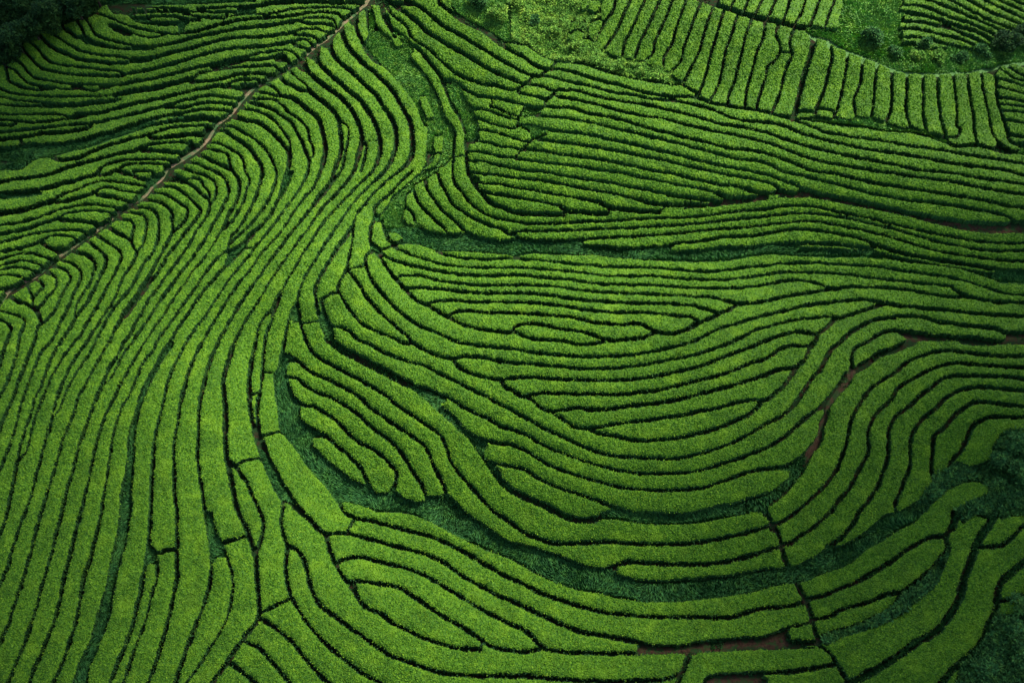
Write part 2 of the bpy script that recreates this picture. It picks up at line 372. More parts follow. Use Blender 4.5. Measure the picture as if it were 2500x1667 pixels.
g 40 400,710 480,790 580,830 660,880 740,960 840,1040 920,1120 970,1170 1000,1250 1050,1340
g 90 670,-20 790,70 910,135 1040,205 1170,270 1300,340 1420,400
g 45 1420,395 1560,430 1700,490 1810,540 1920,610 2040,670 2150,720 2250,780 2352,815
P grass 1400,420 1500,450 1650,490 1760,540 1720,570 1640,580 1560,540 1480,480
g 60 1620,570 1700,630 1800,720 1880,800 1960,855
g 45 1960,850 2050,890 2200,925 2352,950
P grass 1560,540 1720,590 1830,690 1950,830 2120,930 2130,960 2090,1010 2100,1080 2150,1110 2240,1170 2260,1250 2352,1330 2352,1410 2250,1330 2170,1220 2100,1110 2040,1020 1960,910 1850,800 1750,700 1650,610
g 40 2100,1085 2200,1120 2352,1150
g 36 950,0 1050,30 1150,90 1270,140 1400,180 1560,225 1650,280 1760,330 1880,390 2000,450 2120,510 2240,580 2352,630
g 40 1310,0 1400,20
g 40 1400,0 1440,15 1500,50 1600,100 1700,140 1800,155 1900,140 2050,145 2200,175 2352,200
g 40 1810,160 1830,195 1890,250 2000,300 2150,340 2250,350 2352,340
g 40 2250,370 2300,430 2352,445
g 24 2240,350 2260,400
g 36 1840,0 1950,25 2100,45 2352,65
g 45 245,1450 320,1490 400,1565
g 30 770,1490 800,1565
T 625 1248
g 40 30,0 60,70 60,180 40,260 15,330 0,430
g 50 0,500 8,650 22,800 25,920 0,1010
g 40 232,0 225,100 250,210 285,320 275,420 270,560 300,720 340,820 400,920 450,1000 540,1110 640,1210 740,1300 850,1390 960,1470 1060,1530 1130,1565
g 50 400,0 490,70 560,150 610,190 640,210
g 44 640,200 660,300 690,400 740,500 800,600 870,680 910,740 950,820 1030,890 1150,940 1250,1020 1400,1090 1550,1160 1700,1215 1850,1250 2060,1265
g 46 285,310 370,350 430,430 470,560 500,690 560,820 640,900 740,970 830,1040 930,1110 1040,1190 1150,1270 1250,1330 1400,1380 1550,1430 1700,1475 1900,1500 2100,1510 2352,1510
g 42 620,195 700,200 830,195 950,225 1100,265 1250,310 1400,345 1550,390 1700,450 1800,520 1950,620 2100,700 2250,780 2352,820
g 28 900,60 860,140 815,195
g 44 800,-10 900,50 1050,80 1200,120 1350,160 1500,200 1650,245 1800,310 1950,390 2100,480 2200,540 2352,610
P grass 1100,0 1350,5 1480,40 1600,90 1750,170 1900,250 2050,320 2200,380 2352,440 2352,280 2250,220 2120,130 2000,50 1930,0
g 46 2190,0 2280,60 2352,110
g 40 730,490 750,460 850,425 960,415 1050,435 1200,475 1350,510 1500,560 1650,640 1800,730 1950,820 2100,910 2250,990 2352,1040
g 42 830,640 1000,640 1150,665 1320,700 1450,780 1600,880 1750,980 1880,1050 2000,1130 2100,1200 2200,1250 2352,1280
g 42 2080,1180 2060,1270
g 36 900,640 915,745
g 34 30,930 150,870 310,795
g 46 25,930 25,970 110,1020 200,1090 300,1170 380,1260 450,1350 530,1440 620,1540 650,1565
g 46 0,1230 80,1310 150,1390 220,1470 300,1565
T 1250 0
P scrub 0,0 830,0 820,180 850,185 800,310 750,450 850,490 1000,540 1220,580 1380,640 1460,660 1460,710 1570,780 1440,780 1200,740 1000,700 800,650 650,590 400,570 280,520 150,430 0,400
H 500,350 580,275 650,290 665,330 610,390
H 640,200 680,190 690,230 650,260
H 530,200 590,195 590,260 520,300
H 630,400 690,355 745,380 755,445 700,430
H 710,210 780,190 850,190 850,240 800,310 765,360 750,375 720,340 700,280
H 690,120 740,120 750,160 710,170
H 630,0 695,0 690,60 670,90 635,80
H 710,0 820,0 800,90 760,110 700,85
g 60 1770,0 1870,40 1990,80 2130,125 2250,155 2352,180
g 26 1895,0 1880,45
g 26 2040,0 2010,75
g 26 2170,0 2130,110
g 26 2300,0 2230,140
g 30 950,0 930,90 860,190 820,270 760,360 760,450
g 28 1085,0 1030,120 970,260 900,370 840,465
g 28 1220,0 1150,150 1100,270 1040,380 1010,530
g 28 1360,0 1300,130 1240,260 1180,370 1150,460 1120,560
g 28 1475,0 1420,150 1370,260 1310,390 1300,480 1210,570
g 28 1600,0 1550,140 1500,280 1480,380 1400,520 1385,640
g 26 1745,0 1690,130 1640,270 1580,430 1550,560 1470,650
g 26 1860,40 1800,190 1760,330 1720,470 1640,630 1570,770
g 30 1955,70 1910,220 1860,390 1820,530 1780,690 1720,860
g 28 2080,110 2020,310 1970,440 1930,640 1890,800 1810,930
g 28 2220,140 2150,310 2120,450 2080,600 2040,760 1990,880 1985,970
g 28 2325,180 2310,340 2250,480 2210,640 2160,820 2140,990
g 28 2352,590 2330,720 2280,860 2245,1000
g 36 750,455 840,468
g 36 840,485 1010,540 1120,555 1220,570
g 36 1225,590 1380,635
g 36 1460,695 1570,770 1700,850
g 36 1690,885 1810,935 1980,970 2140,995 2352,1020
g 24 1690,885 1700,850
g 40 0,465 100,520 200,590 330,640
g 24 330,640 395,580
g 36 330,635 370,630 500,645 650,690 850,750 1000,780 1200,840 1350,870 1500,880 1690,885
g 36 0,605 100,660 240,700
g 20 330,640 240,700 180,710 140,765 60,805 0,840
g 30 240,700 350,700 500,745 700,785 900,840 1100,870 1300,910 1450,915 1600,945 1750,980 1900,1030 2050,1090 2200,1110 2352,1120
g 30 140,770 250,785 380,830 450,825 580,830 750,875 950,915 1100,945 1300,975 1500,1020 1700,1075 1900,1130 2100,1165 2352,1215
g 30 0,720 80,760 150,755
g 32 60,825 60,845 200,875 330,905 380,860 400,830
g 30 385,860 410,880 550,905 800,960 1000,1020 1200,1060 1400,1085 1550,1130 1750,1180 2000,1230 2200,1270 2352,1310
g 30 0,935 100,960 290,975 310,930 340,895
g 34 290,970 400,985 550,990 700,1035 850,1060 1050,1110 1200,1160 1400,1210 1600,1260 1800,1310 2000,1360 2200,1375 2352,1410
g 30 240,1060 400,1075 550,1095 750,1125 950,1175 1150,1220 1350,1270 1550,1320 1800,1385 2050,1450 2352,1495
P grass 100,980 300,985 250,1050 100,1080
g 34 50,1145 200,1160 400,1200 650,1225 850,1265 1050,1310 1250,1355 1450,1400 1700,1465 1900,1510 2100,1548
g 26 0,1060 70,1065 110,990
g 20 65,1070 40,1170 0,1180
P grass 50,1160 300,1200 320,1240 250,1270 180,1290 170,1220 100,1180
g 34 240,1275 400,1295 600,1320 850,1365 1050,1400 1250,1440 1450,1480 1650,1530 1800,1565
g 26 0,1265 100,1290 150,1300
g 36 100,1365 250,1380 450,1410 700,1440 900,1485 1100,1520 1300,1565
g 20 180,1290 110,1350 30,1440
g 22 0,1355 90,1375
g 32 0,1445 150,1470 400,1500 600,1520 850,1565
g 30 0,1545 150,1565
T 1250 416
g 32 150,0 250,5 450,40 600,65 900,110 1050,140 1200,165 1350,200 1450,215
g 48 1440,220 1600,240 1800,270 1920,285
g 30 850,0 1000,20 1250,70 1500,125 1750,165 1880,205
g 48 1880,205 1950,235 2080,250 2220,245
g 32 1300,0 1450,20 1700,80 1900,125 2050,140
g 44 2050,140 2200,180 2352,205
g 30 1800,0 2000,40 2200,75 2352,105
g 30 2100,-10 2250,15 2352,35
g 30 0,65 150,75 400,110 600,155 800,190 950,215 1050,240 1180,265
g 52 1180,265 1280,295 1400,310 1580,315
g 30 0,148 150,170 350,205 500,235 700,270 820,295
g 55 820,300 900,340 1050,360 1200,370 1350,375
g 32 0,235 150,265 300,290 450,325
g 55 450,330 520,370 650,380 760,390 870,390
g 55 0,375 120,390 250,397 470,397
g 20 470,397 530,375
g 20 860,390 920,350
g 20 1350,378 1420,320
P soil 1580,280 1700,295 1930,300 1940,270 2210,265 2230,220 2352,220 2352,268 2100,300 1900,325 1580,348
g 30 0,465 150,485 400,480 600,470 800,465 1000,455 1200,440 1500,430 1700,420 1900,395 2100,370 2352,345
g 28 0,560 100,555 350,550 500,545 700,540 900,530 1100,525 1300,510 1500,500 1700,485 1900,465 2100,440 2352,415
g 34 0,585 40,560
g 42 30,575 40,605 150,635 300,645 500,645 650,632
g 28 650,632 800,620 950,610 1150,600 1300,590 1500,575 1700,555 1900,535 2100,520 2352,492
g 40 640,650 650,690 800,692 950,708 1100,712 1250,702 1450,690
g 36 1450,685 1550,660 1700,650 1850,625 2000,605 2150,600 2352,575
g 40 1450,690 1460,742 1600,745 1750,735 1900,708 2050,702 2200,702 2352,688
P grass 0,610 150,660 400,665 640,650 660,700 800,715 1000,725 1200,725 1440,710 1460,755 1650,765 1800,750 1950,725 2352,710 2352,770 2200,790 2000,830 1700,840 1500,835 1300,820 1000,800 700,770 500,775 200,760 20,790 0,780
g 26 0,805 150,815 400,835 600,860 850,875 1100,885 1350,895 1550,910 1750,925 1900,920 2100,890 2352,865
g 26 0,883 200,895 400,910 600,930 800,955 1050,965 1300,970 1500,985 1750,1000 1950,1000 2150,980 2352,950
g 30 0,955 200,970 400,985 600,1010 800,1035 1050,1045 1300,1050 1500,1065 1750,1080 1950,1080 2150,1065 2352,1045
g 30 0,1045 200,1050 400,1060 600,1090 800,1110 1050,1125 1250,1128 1450,1140 1650,1155 1850,1165 1960,1190
g 45 1960,1190 2050,1215 2150,1220 2352,1195
g 36 0,1120 150,1125 350,1145 550,1175 750,1195 1000,1210 1250,1215 1450,1220 1650,1240 1780,1270 1890,1310
g 32 0,1205 200,1215 400,1230 600,1265 800,1290 1000,1300 1200,1300 1400,1320 1550,1335 1650,1345 1720,1385
g 36 0,1305 150,1310 350,1325 550,1345 750,1385 900,1405 1050,1405 1180,1410 1250,1440 1320,1475
g 44 1310,1475 1400,1495 1500,1490 1620,1455 1700,1405 1800,1370 1880,1330 1920,1305 2000,1275 2060,1230
g 36 0,1480 20,1440 100,1410 200,1400 350,1430 500,1460 650,1480 750,1510 830,1540
g 42 830,1540 950,1555 1100,1548 1220,1525 1320,1485
g 38 10,1470 100,1515 200,1540 350,1555 500,1565
g 32 2352,1320 2200,1360 2050,1410 1900,1450 1800,1500 1720,1540 1650,1565
g 32 2352,1440 2250,1460 2150,1510 2050,1555 2020,1565
T 1250 832
g 40 480,5 600,25 740,22 830,5
g 38 0,72 150,95 400,120 650,138 900,132 1100,120 1300,90 1500,45 1680,0
g 38 0,200 150,205 400,228 700,250 900,242 1100,230 1300,200 1500,160 1700,115 1900,50 2050,0
g 36 0,335 200,325 400,345 650,352 900,355 1150,345 1300,325 1500,280 1700,235 1900,165 2050,105 2200,50 2352,0
g 38 170,490 300,470 500,480 700,482 1000,485 1200,465 1400,435 1600,385 1800,335 2000,280 2200,200 2352,150
g 46 0,450 60,490 130,505 180,495
g 42 130,505 200,550 250,600 340,640
g 42 340,640 450,632 600,610 750,625 900,620 1100,590 1300,570 1500,535 1700,490 1900,440 2100,385 2352,300
g 24 345,640 440,695
g 46 440,690 500,740 600,790 700,795
g 42 700,795 850,775 1000,745 1200,725 1400,700 1600,670 1750,630 1900,610 2050,560 2200,540 2300,545 2352,530
g 34 690,795 780,840
g 46 780,840 900,860 1050,890 1200,910 1350,905 1500,890 1700,850 1900,790 2050,730 2180,670 2250,610 2300,545
g 38 0,635 150,715 300,800 450,870 600,940 750,1000 900,1040 1100,1060 1300,1070 1450,1080 1600,1060 1800,1010 2000,940 2150,870 2352,750
g 36 0,805 150,870 300,960 500,1040 700,1110 900,1165 1100,1200 1300,1215 1500,1210 1700,1190 1900,1130 2100,1070 2250,1010 2352,970
g 38 0,950 150,1020 300,1110 450,1180 600,1230 800,1290 1000,1340 1200,1360 1400,1368 1600,1360 1750,1345 1900,1295 2050,1240 2200,1195 2352,1165
g 40 0,1145 100,1165 250,1260 400,1330 550,1380 700,1430 850,1490 1000,1540 1100,1565
g 75 0,1370 150,1440 300,1510 430,1565
g 42 2352,1400 2200,1440 2050,1490 1900,1520 1750,1565
P grass 1780,1565 1950,1530 2150,1470 2352,1410 2352,1565
T 1250 1248
g 70 380,-5 520,50 650,75 760,70 850,20
g 45 880,0 1200,5 1500,25 1650,20 1750,0
P grass 840,0 1000,0 1200,20 1500,40 1640,50 1800,0 2200,0 2100,30 1900,70 1700,110 1500,120 1200,110 1050,80 840,70
g 46 0,110 100,180 200,230 350,280 500,290 700,280 900,275 1100,290 1300,295 1500,295 1700,280 1900,250 2100,205 2250,165 2352,130
g 50 0,290 150,330 300,370 450,420 600,480 750,520 850,525 950,490 1050,465 1200,465 1400,475 1600,480 1800,480 2000,450 2200,400 2352,350
g 40 950,500 955,575 1050,610 1200,635 1400,640 1600,630 1800,610 2000,590 2200,555 2352,530
P grass 0,300 200,370 400,440 600,510 830,545 940,560 1000,620 1200,660 1400,660 1700,640 2000,600 2352,550 2352,700 2200,740 2000,775 1800,800 1500,825 1200,825 1000,800 800,750 600,720 400,650 200,560 0,440
g 44 0,620 150,690 300,760 450,815 600,860 750,900 900,935 1100,950 1300,965 1500,965 1700,965 1900,975 2050,960 2200,915 2352,890
g 50 0,825 150,890 300,960 450,1030 600,1090 800,1130 1000,1160 1150,1195 1300,1230 1450,1240 1600,1230 1750,1200 1950,1185 2150,1165 2352,1150
P soil 1150,1220 1280,1260 1600,1260 1750,1220 2352,1180 2352,1260 2000,1280 1700,1290 1690,1310 1590,1310 1560,1300 1200,1310 1150,1300
g 48 0,1040 100,1080 180,1140 240,1210 330,1260 500,1290 700,1295 900,1300 1160,1300
g 44 0,1270 150,1280 260,1260
g 55 1640,1290 1600,1390 1560,1480 1530,1565
g 50 0,1505 200,1510 400,1535 600,1545 900,1560 1200,1550 1400,1540 1550,1480
g 50 1770,1565 1790,1540 1900,1500 2100,1490 2352,1475
P soil 1780,1550 2000,1520 2300,1500 2352,1530 2352,1565 1780,1565
T 1875 0
P grass 690,0 1180,0 1260,40 1180,90 1260,150 1220,210 1200,260 1240,300 1240,400 1400,430 1700,430 1850,450 2000,420 2080,380 2200,310 2352,310 2352,560 2200,590 2110,610 2060,650 1960,640 1850,670 1600,680 1400,680 1200,660 1100,620 960,560 800,500 640,440 560,380 400,340 350,300 350,270 530,290 650,270 650,180 690,80
g 26 70,0 30,100 0,160
g 26 200,0 180,80 140,200
g 26 345,0 310,110 240,230
g 26 475,0 430,130 370,270
g 26 615,0 570,110 520,270
g 62 0,180 20,180 130,205 240,235 370,255 480,275 640,285
g 28 100,210 75,310 110,400 115,470 60,560 0,620
g 20 115,475 210,490
g 30 240,260 200,400 220,500 170,620 140,740 100,880 40,1030
g 55 400,480 360,600 320,740 290,870 260,1000 230,1090
g 60 410,340 420,400 400,480
g 36 560,400 590,510 560,650 520,820 450,990 440,1030
g 30 730,470 730,550 700,740 660,930 610,1080 600,1140
g 30 880,520 870,570 850,760 790,920 815,1080 810,1100
g 30 1005,560 1000,620 980,830 970,980 950,1085
g 34 1140,620 1140,820 1135,980 1090,1120
g 34 1280,660 1280,850 1270,1000 1310,1160
g 32 1425,670 1430,900 1430,1050 1460,1200
g 34 1560,670 1570,900 1590,1080 1640,1240
g 30 1700,660 1730,900 1740,1050 1740,1150 1770,1180 1750,1240 1690,1255 1640,1240
g 30 1830,660 1860,880 1890,1050 1900,1200 1930,1330
g 26 1955,640 1990,870 2030,1050 2060,1200 2085,1250
g 30 1960,635 2060,670 2090,700 2100,850 2120,970 2170,1100 2200,1200 2210,1230
g 26 2115,605 2085,680
g 36 0,1025 40,1040 130,1060 230,1085
g 40 240,1030 290,1020 440,1030
g 36 440,990 600,1015 620,1040
g 40 440,1070 590,1100 650,1090 780,1120 815,1090 940,1090 1080,1130 1290,1180 1310,1165 1420,1205 1470,1215 1620,1255 1650,1290 1700,1330 1900,1330 1940,1330 2085,1370
P grass 230,1085 440,1070 590,1120 780,1130 860,1100 1000,1110 1090,1150 1290,1200 1450,1220 1500,1260 1620,1290 1690,1340 1600,1310 1480,1260 1300,1220 1100,1210 900,1180 700,1160 500,1130 300,1095
g 30 220,1085 350,1140 500,1200 700,1245 900,1270 1100,1300 1300,1335 1500,1360 1700,1395 1900,1430 2100,1460 2352,1500
g 34 0,1120 150,1150 300,1220 450,1265 650,1310 850,1355 1000,1385 1200,1410 1400,1440 1600,1480 1800,1510 2000,1538 2180,1560
g 34 0,1215 150,1270 300,1325 500,1375 700,1420 900,1460 1100,1500 1300,1540 1450,1565
g 34 0,1310 150,1360 300,1420 500,1480 700,1515 900,1545 1000,1565
g 34 0,1405 150,1460 300,1520 400,1565
g 34 0,1497 120,1565
g 30 2085,1250 2115,1300 2090,1380 2085,1370
g 30 2120,1300 2190,1350 2260,1390 2240,1395
g 40 2090,1385 2230,1395
P grass 2230,1400 2290,1370 2352,1370 2352,1440 2300,1420
g 26 2110,620 2200,670 2270,720 2352,740
g 26 2180,590 2280,650 2352,690
g 24 2270,565 2352,600
g 26 2090,715 2200,740 2352,790
g 26 2100,800 2250,830 2352,860
g 36 2110,890 2230,905 2352,930
g 24 2120,950 2230,965 2352,980
g 24 2140,1020 2250,1020 2352,1030
g 30 2165,1100 2250,1110 2352,1130
g 40 2200,1180 2210,1220 2270,1240 2352,1250
g 30 2200,1230 2210,1270 2270,1310 2352,1310
g 26 2270,1310 2352,1370
g 34 1240,40 1350,40 1500,80 1640,140 1800,190 1950,250 2100,325
g 30 1470,0 1700,80 1850,145 2000,215 2110,265 2220,310
g 30 1680,0 1850,85 1950,140 2060,195 2200,250 2352,310
g 28 1850,0 2050,110 2200,170 2352,240
g 28 2000,0 2150,75 2352,175
g 26 2130,0 2352,105
g 24 2260,0 2352,40
g 46 1180,90 1250,110 1400,130 1550,170 1700,220 1850,265 1980,320 2080,380
g 38 1230,190 1350,195 1500,220 1650,250 1800,310 1900,350 2010,410
g 34 1200,260 1350,265 1500,295 1650,330 1800,370 1930,430
g 38 1230,340 1400,345 1550,375 1650,405 1750,430 1850,450
g 34 1230,395 1350,400 1400,430
T 1875 416
g 36 0,33 120,85 250,130 330,170
g 50 330,175 500,218 700,255 850,285 1000,320 1200,365 1400,405 1550,430 1700,455 1900,475 2050,485 2260,490
P soil 130,200 300,200 450,235 700,285 900,320 1150,375 1350,420 1550,450 1800,480 2000,500 2290,500 2352,470 2352,580 2280,575 2000,570 1800,545 1600,500 1400,450 1200,400 900,345 600,285 400,250 200,250 90,245
g 34 0,110 60,130 100,170 140,190
g 40 130,180 200,200 290,190 310,165
g 40 0,213 110,195
g 36 120,0 320,45 500,95 700,140 900,195 1100,235 1300,270 1500,285 1700,315 1900,350 2100,390 2200,420 2290,465 2352,470
g 36 440,0 650,30 850,80 1100,130 1300,160 1500,190 1700,220 1900,255 2100,295 2200,325 2352,337
g 32 1000,0 1200,30 1400,60 1700,100 1900,140 2100,180 2352,217
g 32 1470,0 1600,8 1800,38 2000,75 2352,125
g 30 2180,0 2352,37
g 30 0,350 150,325 300,318 450,335 600,365 750,400 900,430 1100,475 1300,520 1500,570 1700,605 1900,640 2100,660 2352,665
g 28 0,412 150,395 300,390 450,395 650,420 800,450 950,490 1150,530 1300,575 1450,620 1600,660 1750,690 1900,715 2050,735 2352,735
g 28 0,490 150,478 300,462 450,465 650,500 850,545 1000,580 1150,615 1300,660 1450,710 1600,745 1750,770 1950,795 2150,820 2352,830
g 34 0,572 150,545 300,535 450,545 600,570 750,600 900,640 960,680
g 46 960,680 1100,720 1250,760 1400,790 1550,815 1700,840 1900,870 2050,895 2200,915 2352,920
g 46 0,678 200,672 400,665 600,668 750,685 900,710 970,715 975,690
P grass 0,700 200,705 400,700 600,705 800,725 980,740 1200,790 1400,830 1600,870 1800,900 2000,930 2352,940 2352,1060 2150,1030 1950,960 1750,900 1550,870 1300,845 1100,815 900,800 550,795 300,790 0,770
g 28 0,865 150,850 350,845 550,850 750,865 900,870 1050,885 1250,915 1450,945 1650,975 1850,1020 2050,1080 2200,1130 2352,1140
g 28 0,947 150,930 300,930 500,935 700,945 850,965 1000,985 1200,1005 1400,1030 1600,1050 1680,1065
g 38 1680,1065 1750,1110 1830,1150 1950,1175 2100,1200 2352,1210
g 34 0,1037 150,1010 300,1005 400,1020 480,1045 560,1075 620,1085 750,1065 900,1065 1050,1070 1200,1080 1400,1110 1550,1140 1700,1155 1830,1160
g 38 0,1190 150,1155 300,1125 450,1110 600,1085
g 40 0,1320 150,1285 300,1245 450,1220 600,1205 750,1190 900,1180 1000,1200 1100,1220 1300,1245 1500,1265 1700,1280 1900,1305 2100,1320 2352,1330
g 34 0,1430 150,1390 300,1360 450,1345 600,1335 660,1350
g 40 600,1370 700,1340 850,1290 950,1260 1080,1220
g 40 0,1545 150,1500 300,1480 440,1500
g 40 600,1370 550,1430 470,1490 435,1565
g 46 690,1565 740,1500 850,1430 950,1380 1100,1350 1250,1335 1400,1340 1550,1380 1700,1400 1850,1420 2000,1430 2100,1450 2180,1480 2352,1490
g 40 930,1565 1000,1510 1100,1475 1200,1465
g 56 1200,1475 1350,1490 1500,1510 1650,1525 1800,1530 1950,1545 2050,1560 2150,1565
P soil 1200,1500 1330,1520 1500,1535 1700,1545 2000,1565 1300,1565
P soil 2190,1490 2352,1500 2352,1565 2190,1565
T 1875 832
g 40 0,150 100,80 220,45 370,40 430,0
g 42 435,0 380,80 340,170 270,230 220,310 180,370 100,450 0,530
g 40 0,300 100,260 220,245 270,230
g 46 0,750 150,670 250,570 330,460 400,350 480,260 540,150 600,60 670,0
g 40 0,970 150,880 260,780 350,700 480,610
g 54 480,610 560,530 640,430 710,320
g 42 0,1165 150,1150 260,1090 340,1040
W 62 780,270 740,370 660,450 600,530 550,600 540,680 500,780 490,880 450,950 390,1020 360,1100 300,1200 220,1290 150,1380 60,1450 0,1490
P grass 200,1200 300,1130 330,1160 200,1330 60,1440 0,1470 0,1400 100,1330 190,1260
P grass 20,1170 150,1165 330,1060 330,1130 190,1190 100,1180
g 36 930,0 840,40 790,80 770,170 790,260
g 75 800,265 920,195 1030,120 1150,80 1340,0
g 40 2352,130 2200,135 2050,130 1900,110 1750,90 1550,95 1400,140 1280,195 1180,280 1050,360 930,450 860,550 800,650 760,740 740,850 720,950 680,1060 640,1160 600,1230 540,1310 440,1410 340,1500 260,1565
g 40 2352,238 2150,230 1950,215 1800,205 1650,210 1500,260 1350,340 1200,430 1130,540 1010,650 950,750 920,870 930,1000 880,1110 820,1220 750,1350 670,1440 580,1565
g 44 2352,340 2200,325 2000,318 1850,315 1700,320 1600,350 1500,430 1400,500 1300,600 1180,690 1120,800 1110,930 1110,1050 1070,1180 1020,1320 930,1460 850,1565
g 44 2352,450 2150,435 1950,420 1800,440 1650,510 1550,610 1450,690 1370,780 1320,880 1310,1000 1310,1130 1270,1260 1210,1400 1170,1520 1190,1565
g 46 2352,600 2150,580 1920,555 1800,610 1700,700 1620,800 1530,870 1520,980 1510,1080 1510,1180 1530,1250
g 46 2352,700 2200,695 2050,700 1930,740 1870,800 1830,900 1780,1000 1700,1090 1660,1200
g 60 1790,0 2000,15 2150,5 2352,0
P scrub 2352,810 2200,850 2130,870 2070,960 2050,1080 1960,1120 1850,1150 1740,1100 1660,1200 1600,1220 1530,1250 1490,1330 1400,1450 1250,1540 1190,1565 2352,1565
H 1460,1565 1490,1510 1650,1370 1800,1300 1920,1290 2030,1330 2020,1400 1900,1480 1750,1565
T 1875 1248
W 46 -60,-40 0,40 40,110 90,190 120,270 140,370 190,510 260,640 330,770 380,880 410,1000 450,1150 480,1240
g 44 480,1230 590,1320 650,1420 740,1565
g 44 0,140 50,165
g 46 0,350 60,335 130,310
g 40 0,530 100,530 180,520
g 40 260,0 180,60 80,110 60,100
g 44 580,0 500,70 400,160 300,220 200,290 140,290
g 50 840,0 800,80 720,190 650,260 550,320
P grass 170,500 270,490 450,400 560,310 680,310 820,230 900,180 1000,90 1080,20 1190,0 1440,0 1350,100 1200,170 1050,270 900,350 850,400 780,460 650,520 500,570 330,640 280,650 210,600
g 50 350,805 500,770 650,710 800,650 950,570 1100,480 1250,370 1400,280 1500,235 1650,225
g 46 410,985 550,965 700,890 850,850 1000,800 1100,755 1250,740
g 60 460,1160 600,1110 750,1070 900,1020 1050,950 1150,880 1220,790 1250,740
g 56 1710,0 1690,130 1640,220 1650,330 1560,470 1430,600 1300,700 1230,760
g 80 1740,0 1700,150
g 90 2100,0 2060,80 1950,240 1870,450 1800,650 1750,830 1650,980 1550,1100 1400,1180 1250,1290 1050,1420 900,1500 780,1565
g 80 2400,430 2352,470 2250,550 2150,650 2110,780 2100,900 2050,1020 1980,1180 1850,1330 1700,1450 1600,1565
g 46 1990,320 2150,310 2250,230 2352,130
g 40 2100,830 2250,800 2352,765
P scrub 2100,950 2352,900 2352,1565 1620,1565 1760,1440 1950,1260 2040,1080
g 46 0,880 150,870 350,830
g 40 0,1150 100,1110 200,1060 350,1030 410,1010
g 70 180,1150 190,1190 300,1200 440,1200
P soil 0,1160 130,1120 200,1080 180,1160 170,1230 480,1250 0,1270
g 50 0,1475 200,1470 400,1440 620,1400
P grass -10,550 180,530 270,645 -10,695
P scrub 1690,-8 2352,-8 2352,60 2250,40 2150,70 2090,20 2000,60 1900,30 1800,110 1740,60
P scrub 1260,760 1430,640 1560,500 1640,380 1690,320 1640,480 1560,640 1440,760 1330,850 1230,940 1100,1010 900,1090 700,1150 540,1230 480,1200 520,1150 750,1090 900,1040 1050,960 1150,890 1220,800
"""
# ------------------------------------------------------------------ plan -> lines
S0 = 3.7632
def parse(txt):
    frames = {}; cur = None; items = []
    for ln in txt.splitlines():
        tk = ln.split()
        if not tk: continue
        k = tk[0]
        if k == 'F': frames[tk[1]] = (float(tk[2]), float(tk[3]), float(tk[4])); continue
        if k == 'T': cur = (float(tk[1]), float(tk[2]), S0); continue
        if k in 'gW': arg = float(tk[1])/S0; r = tk[2:]
        elif k == 'P': arg = tk[1]; r = tk[2:]
        else: arg = None; r = tk[1:]
        f = cur; pts = []
        for t in r:
            if t[0] == '@':
                n = t[1:]
                f = frames[n] if n in frames else (625.0*int(n[1]), 416.0*int(n[2]), S0); continue
            x, y = map(float, t.split(','))
            pts.append((f[0]+x/f[2], f[1]+y/f[2]))
        items.append([k, arg, np.array(pts)])
    return items
def onseam(p):
    return any(abs(p[0]-s) < 5 for s in (625, 1250, 1875)) or any(abs(p[1]-s) < 5 for s in (416, 832, 1248))
def join(items, tol=26):
    L = [it for it in items if it[0] == 'g']; R = [it for it in items if it[0] != 'g']
    cand = []
    ends = [(i, e) for i in range(len(L)) for e in (0, -1) if onseam(L[i][2][e])]
    for n, (i, ea) in enumerate(ends):
        for (j, eb) in ends[n+1:]:
            if i == j: continue
            a = L[i]; b = L[j]
            d = np.hypot(*(a[2][ea]-b[2][eb]))
            if d > tol: continue
            da = a[2][ea]-a[2][1 if ea == 0 else -2]; db = b[2][eb]-b[2][1 if eb == 0 else -2]
            if np.dot(da, db)/(np.hypot(*da)*np.hypot(*db)+1e-9) > -0.2: continue
            cand.append((d, (i, ea), (j, eb)))
    cand.sort(key=lambda t: t[0])
    used = {}
    for d, a, b in cand:
        if a in used or b in used: continue
        used[a] = b; used[b] = a
    seen = set(); out = []
    def other(e): return (e[0], -1 if e[1] == 0 else 0)
    for i in range(len(L)):
        if i in seen: continue
        e = (i, 0); vis = {i}
        while e in used:
            n = used[e]
            if n[0] in vis: break
            vis.add(n[0]); e = other(n)
        pts = []; ws = []; c = e
        while True:
            seen.add(c[0]); it = L[c[0]]
            p = it[2] if c[1] == 0 else it[2][::-1]
            if pts:
                m = (pts[-1][-1]+p[0])/2; pts[-1] = np.vstack([pts[-1][:-1], m]); p = p[1:]
                ws[-1][-1] = (ws[-1][-1]+it[1])/2
            pts.append(p); ws.append([it[1]]*len(p))
            o = other(c)
            if o not in used or used[o][0] in seen: break
            c = used[o]
        out.append(['g', np.array(sum(ws, [])), np.vstack(pts)])
    return out+R
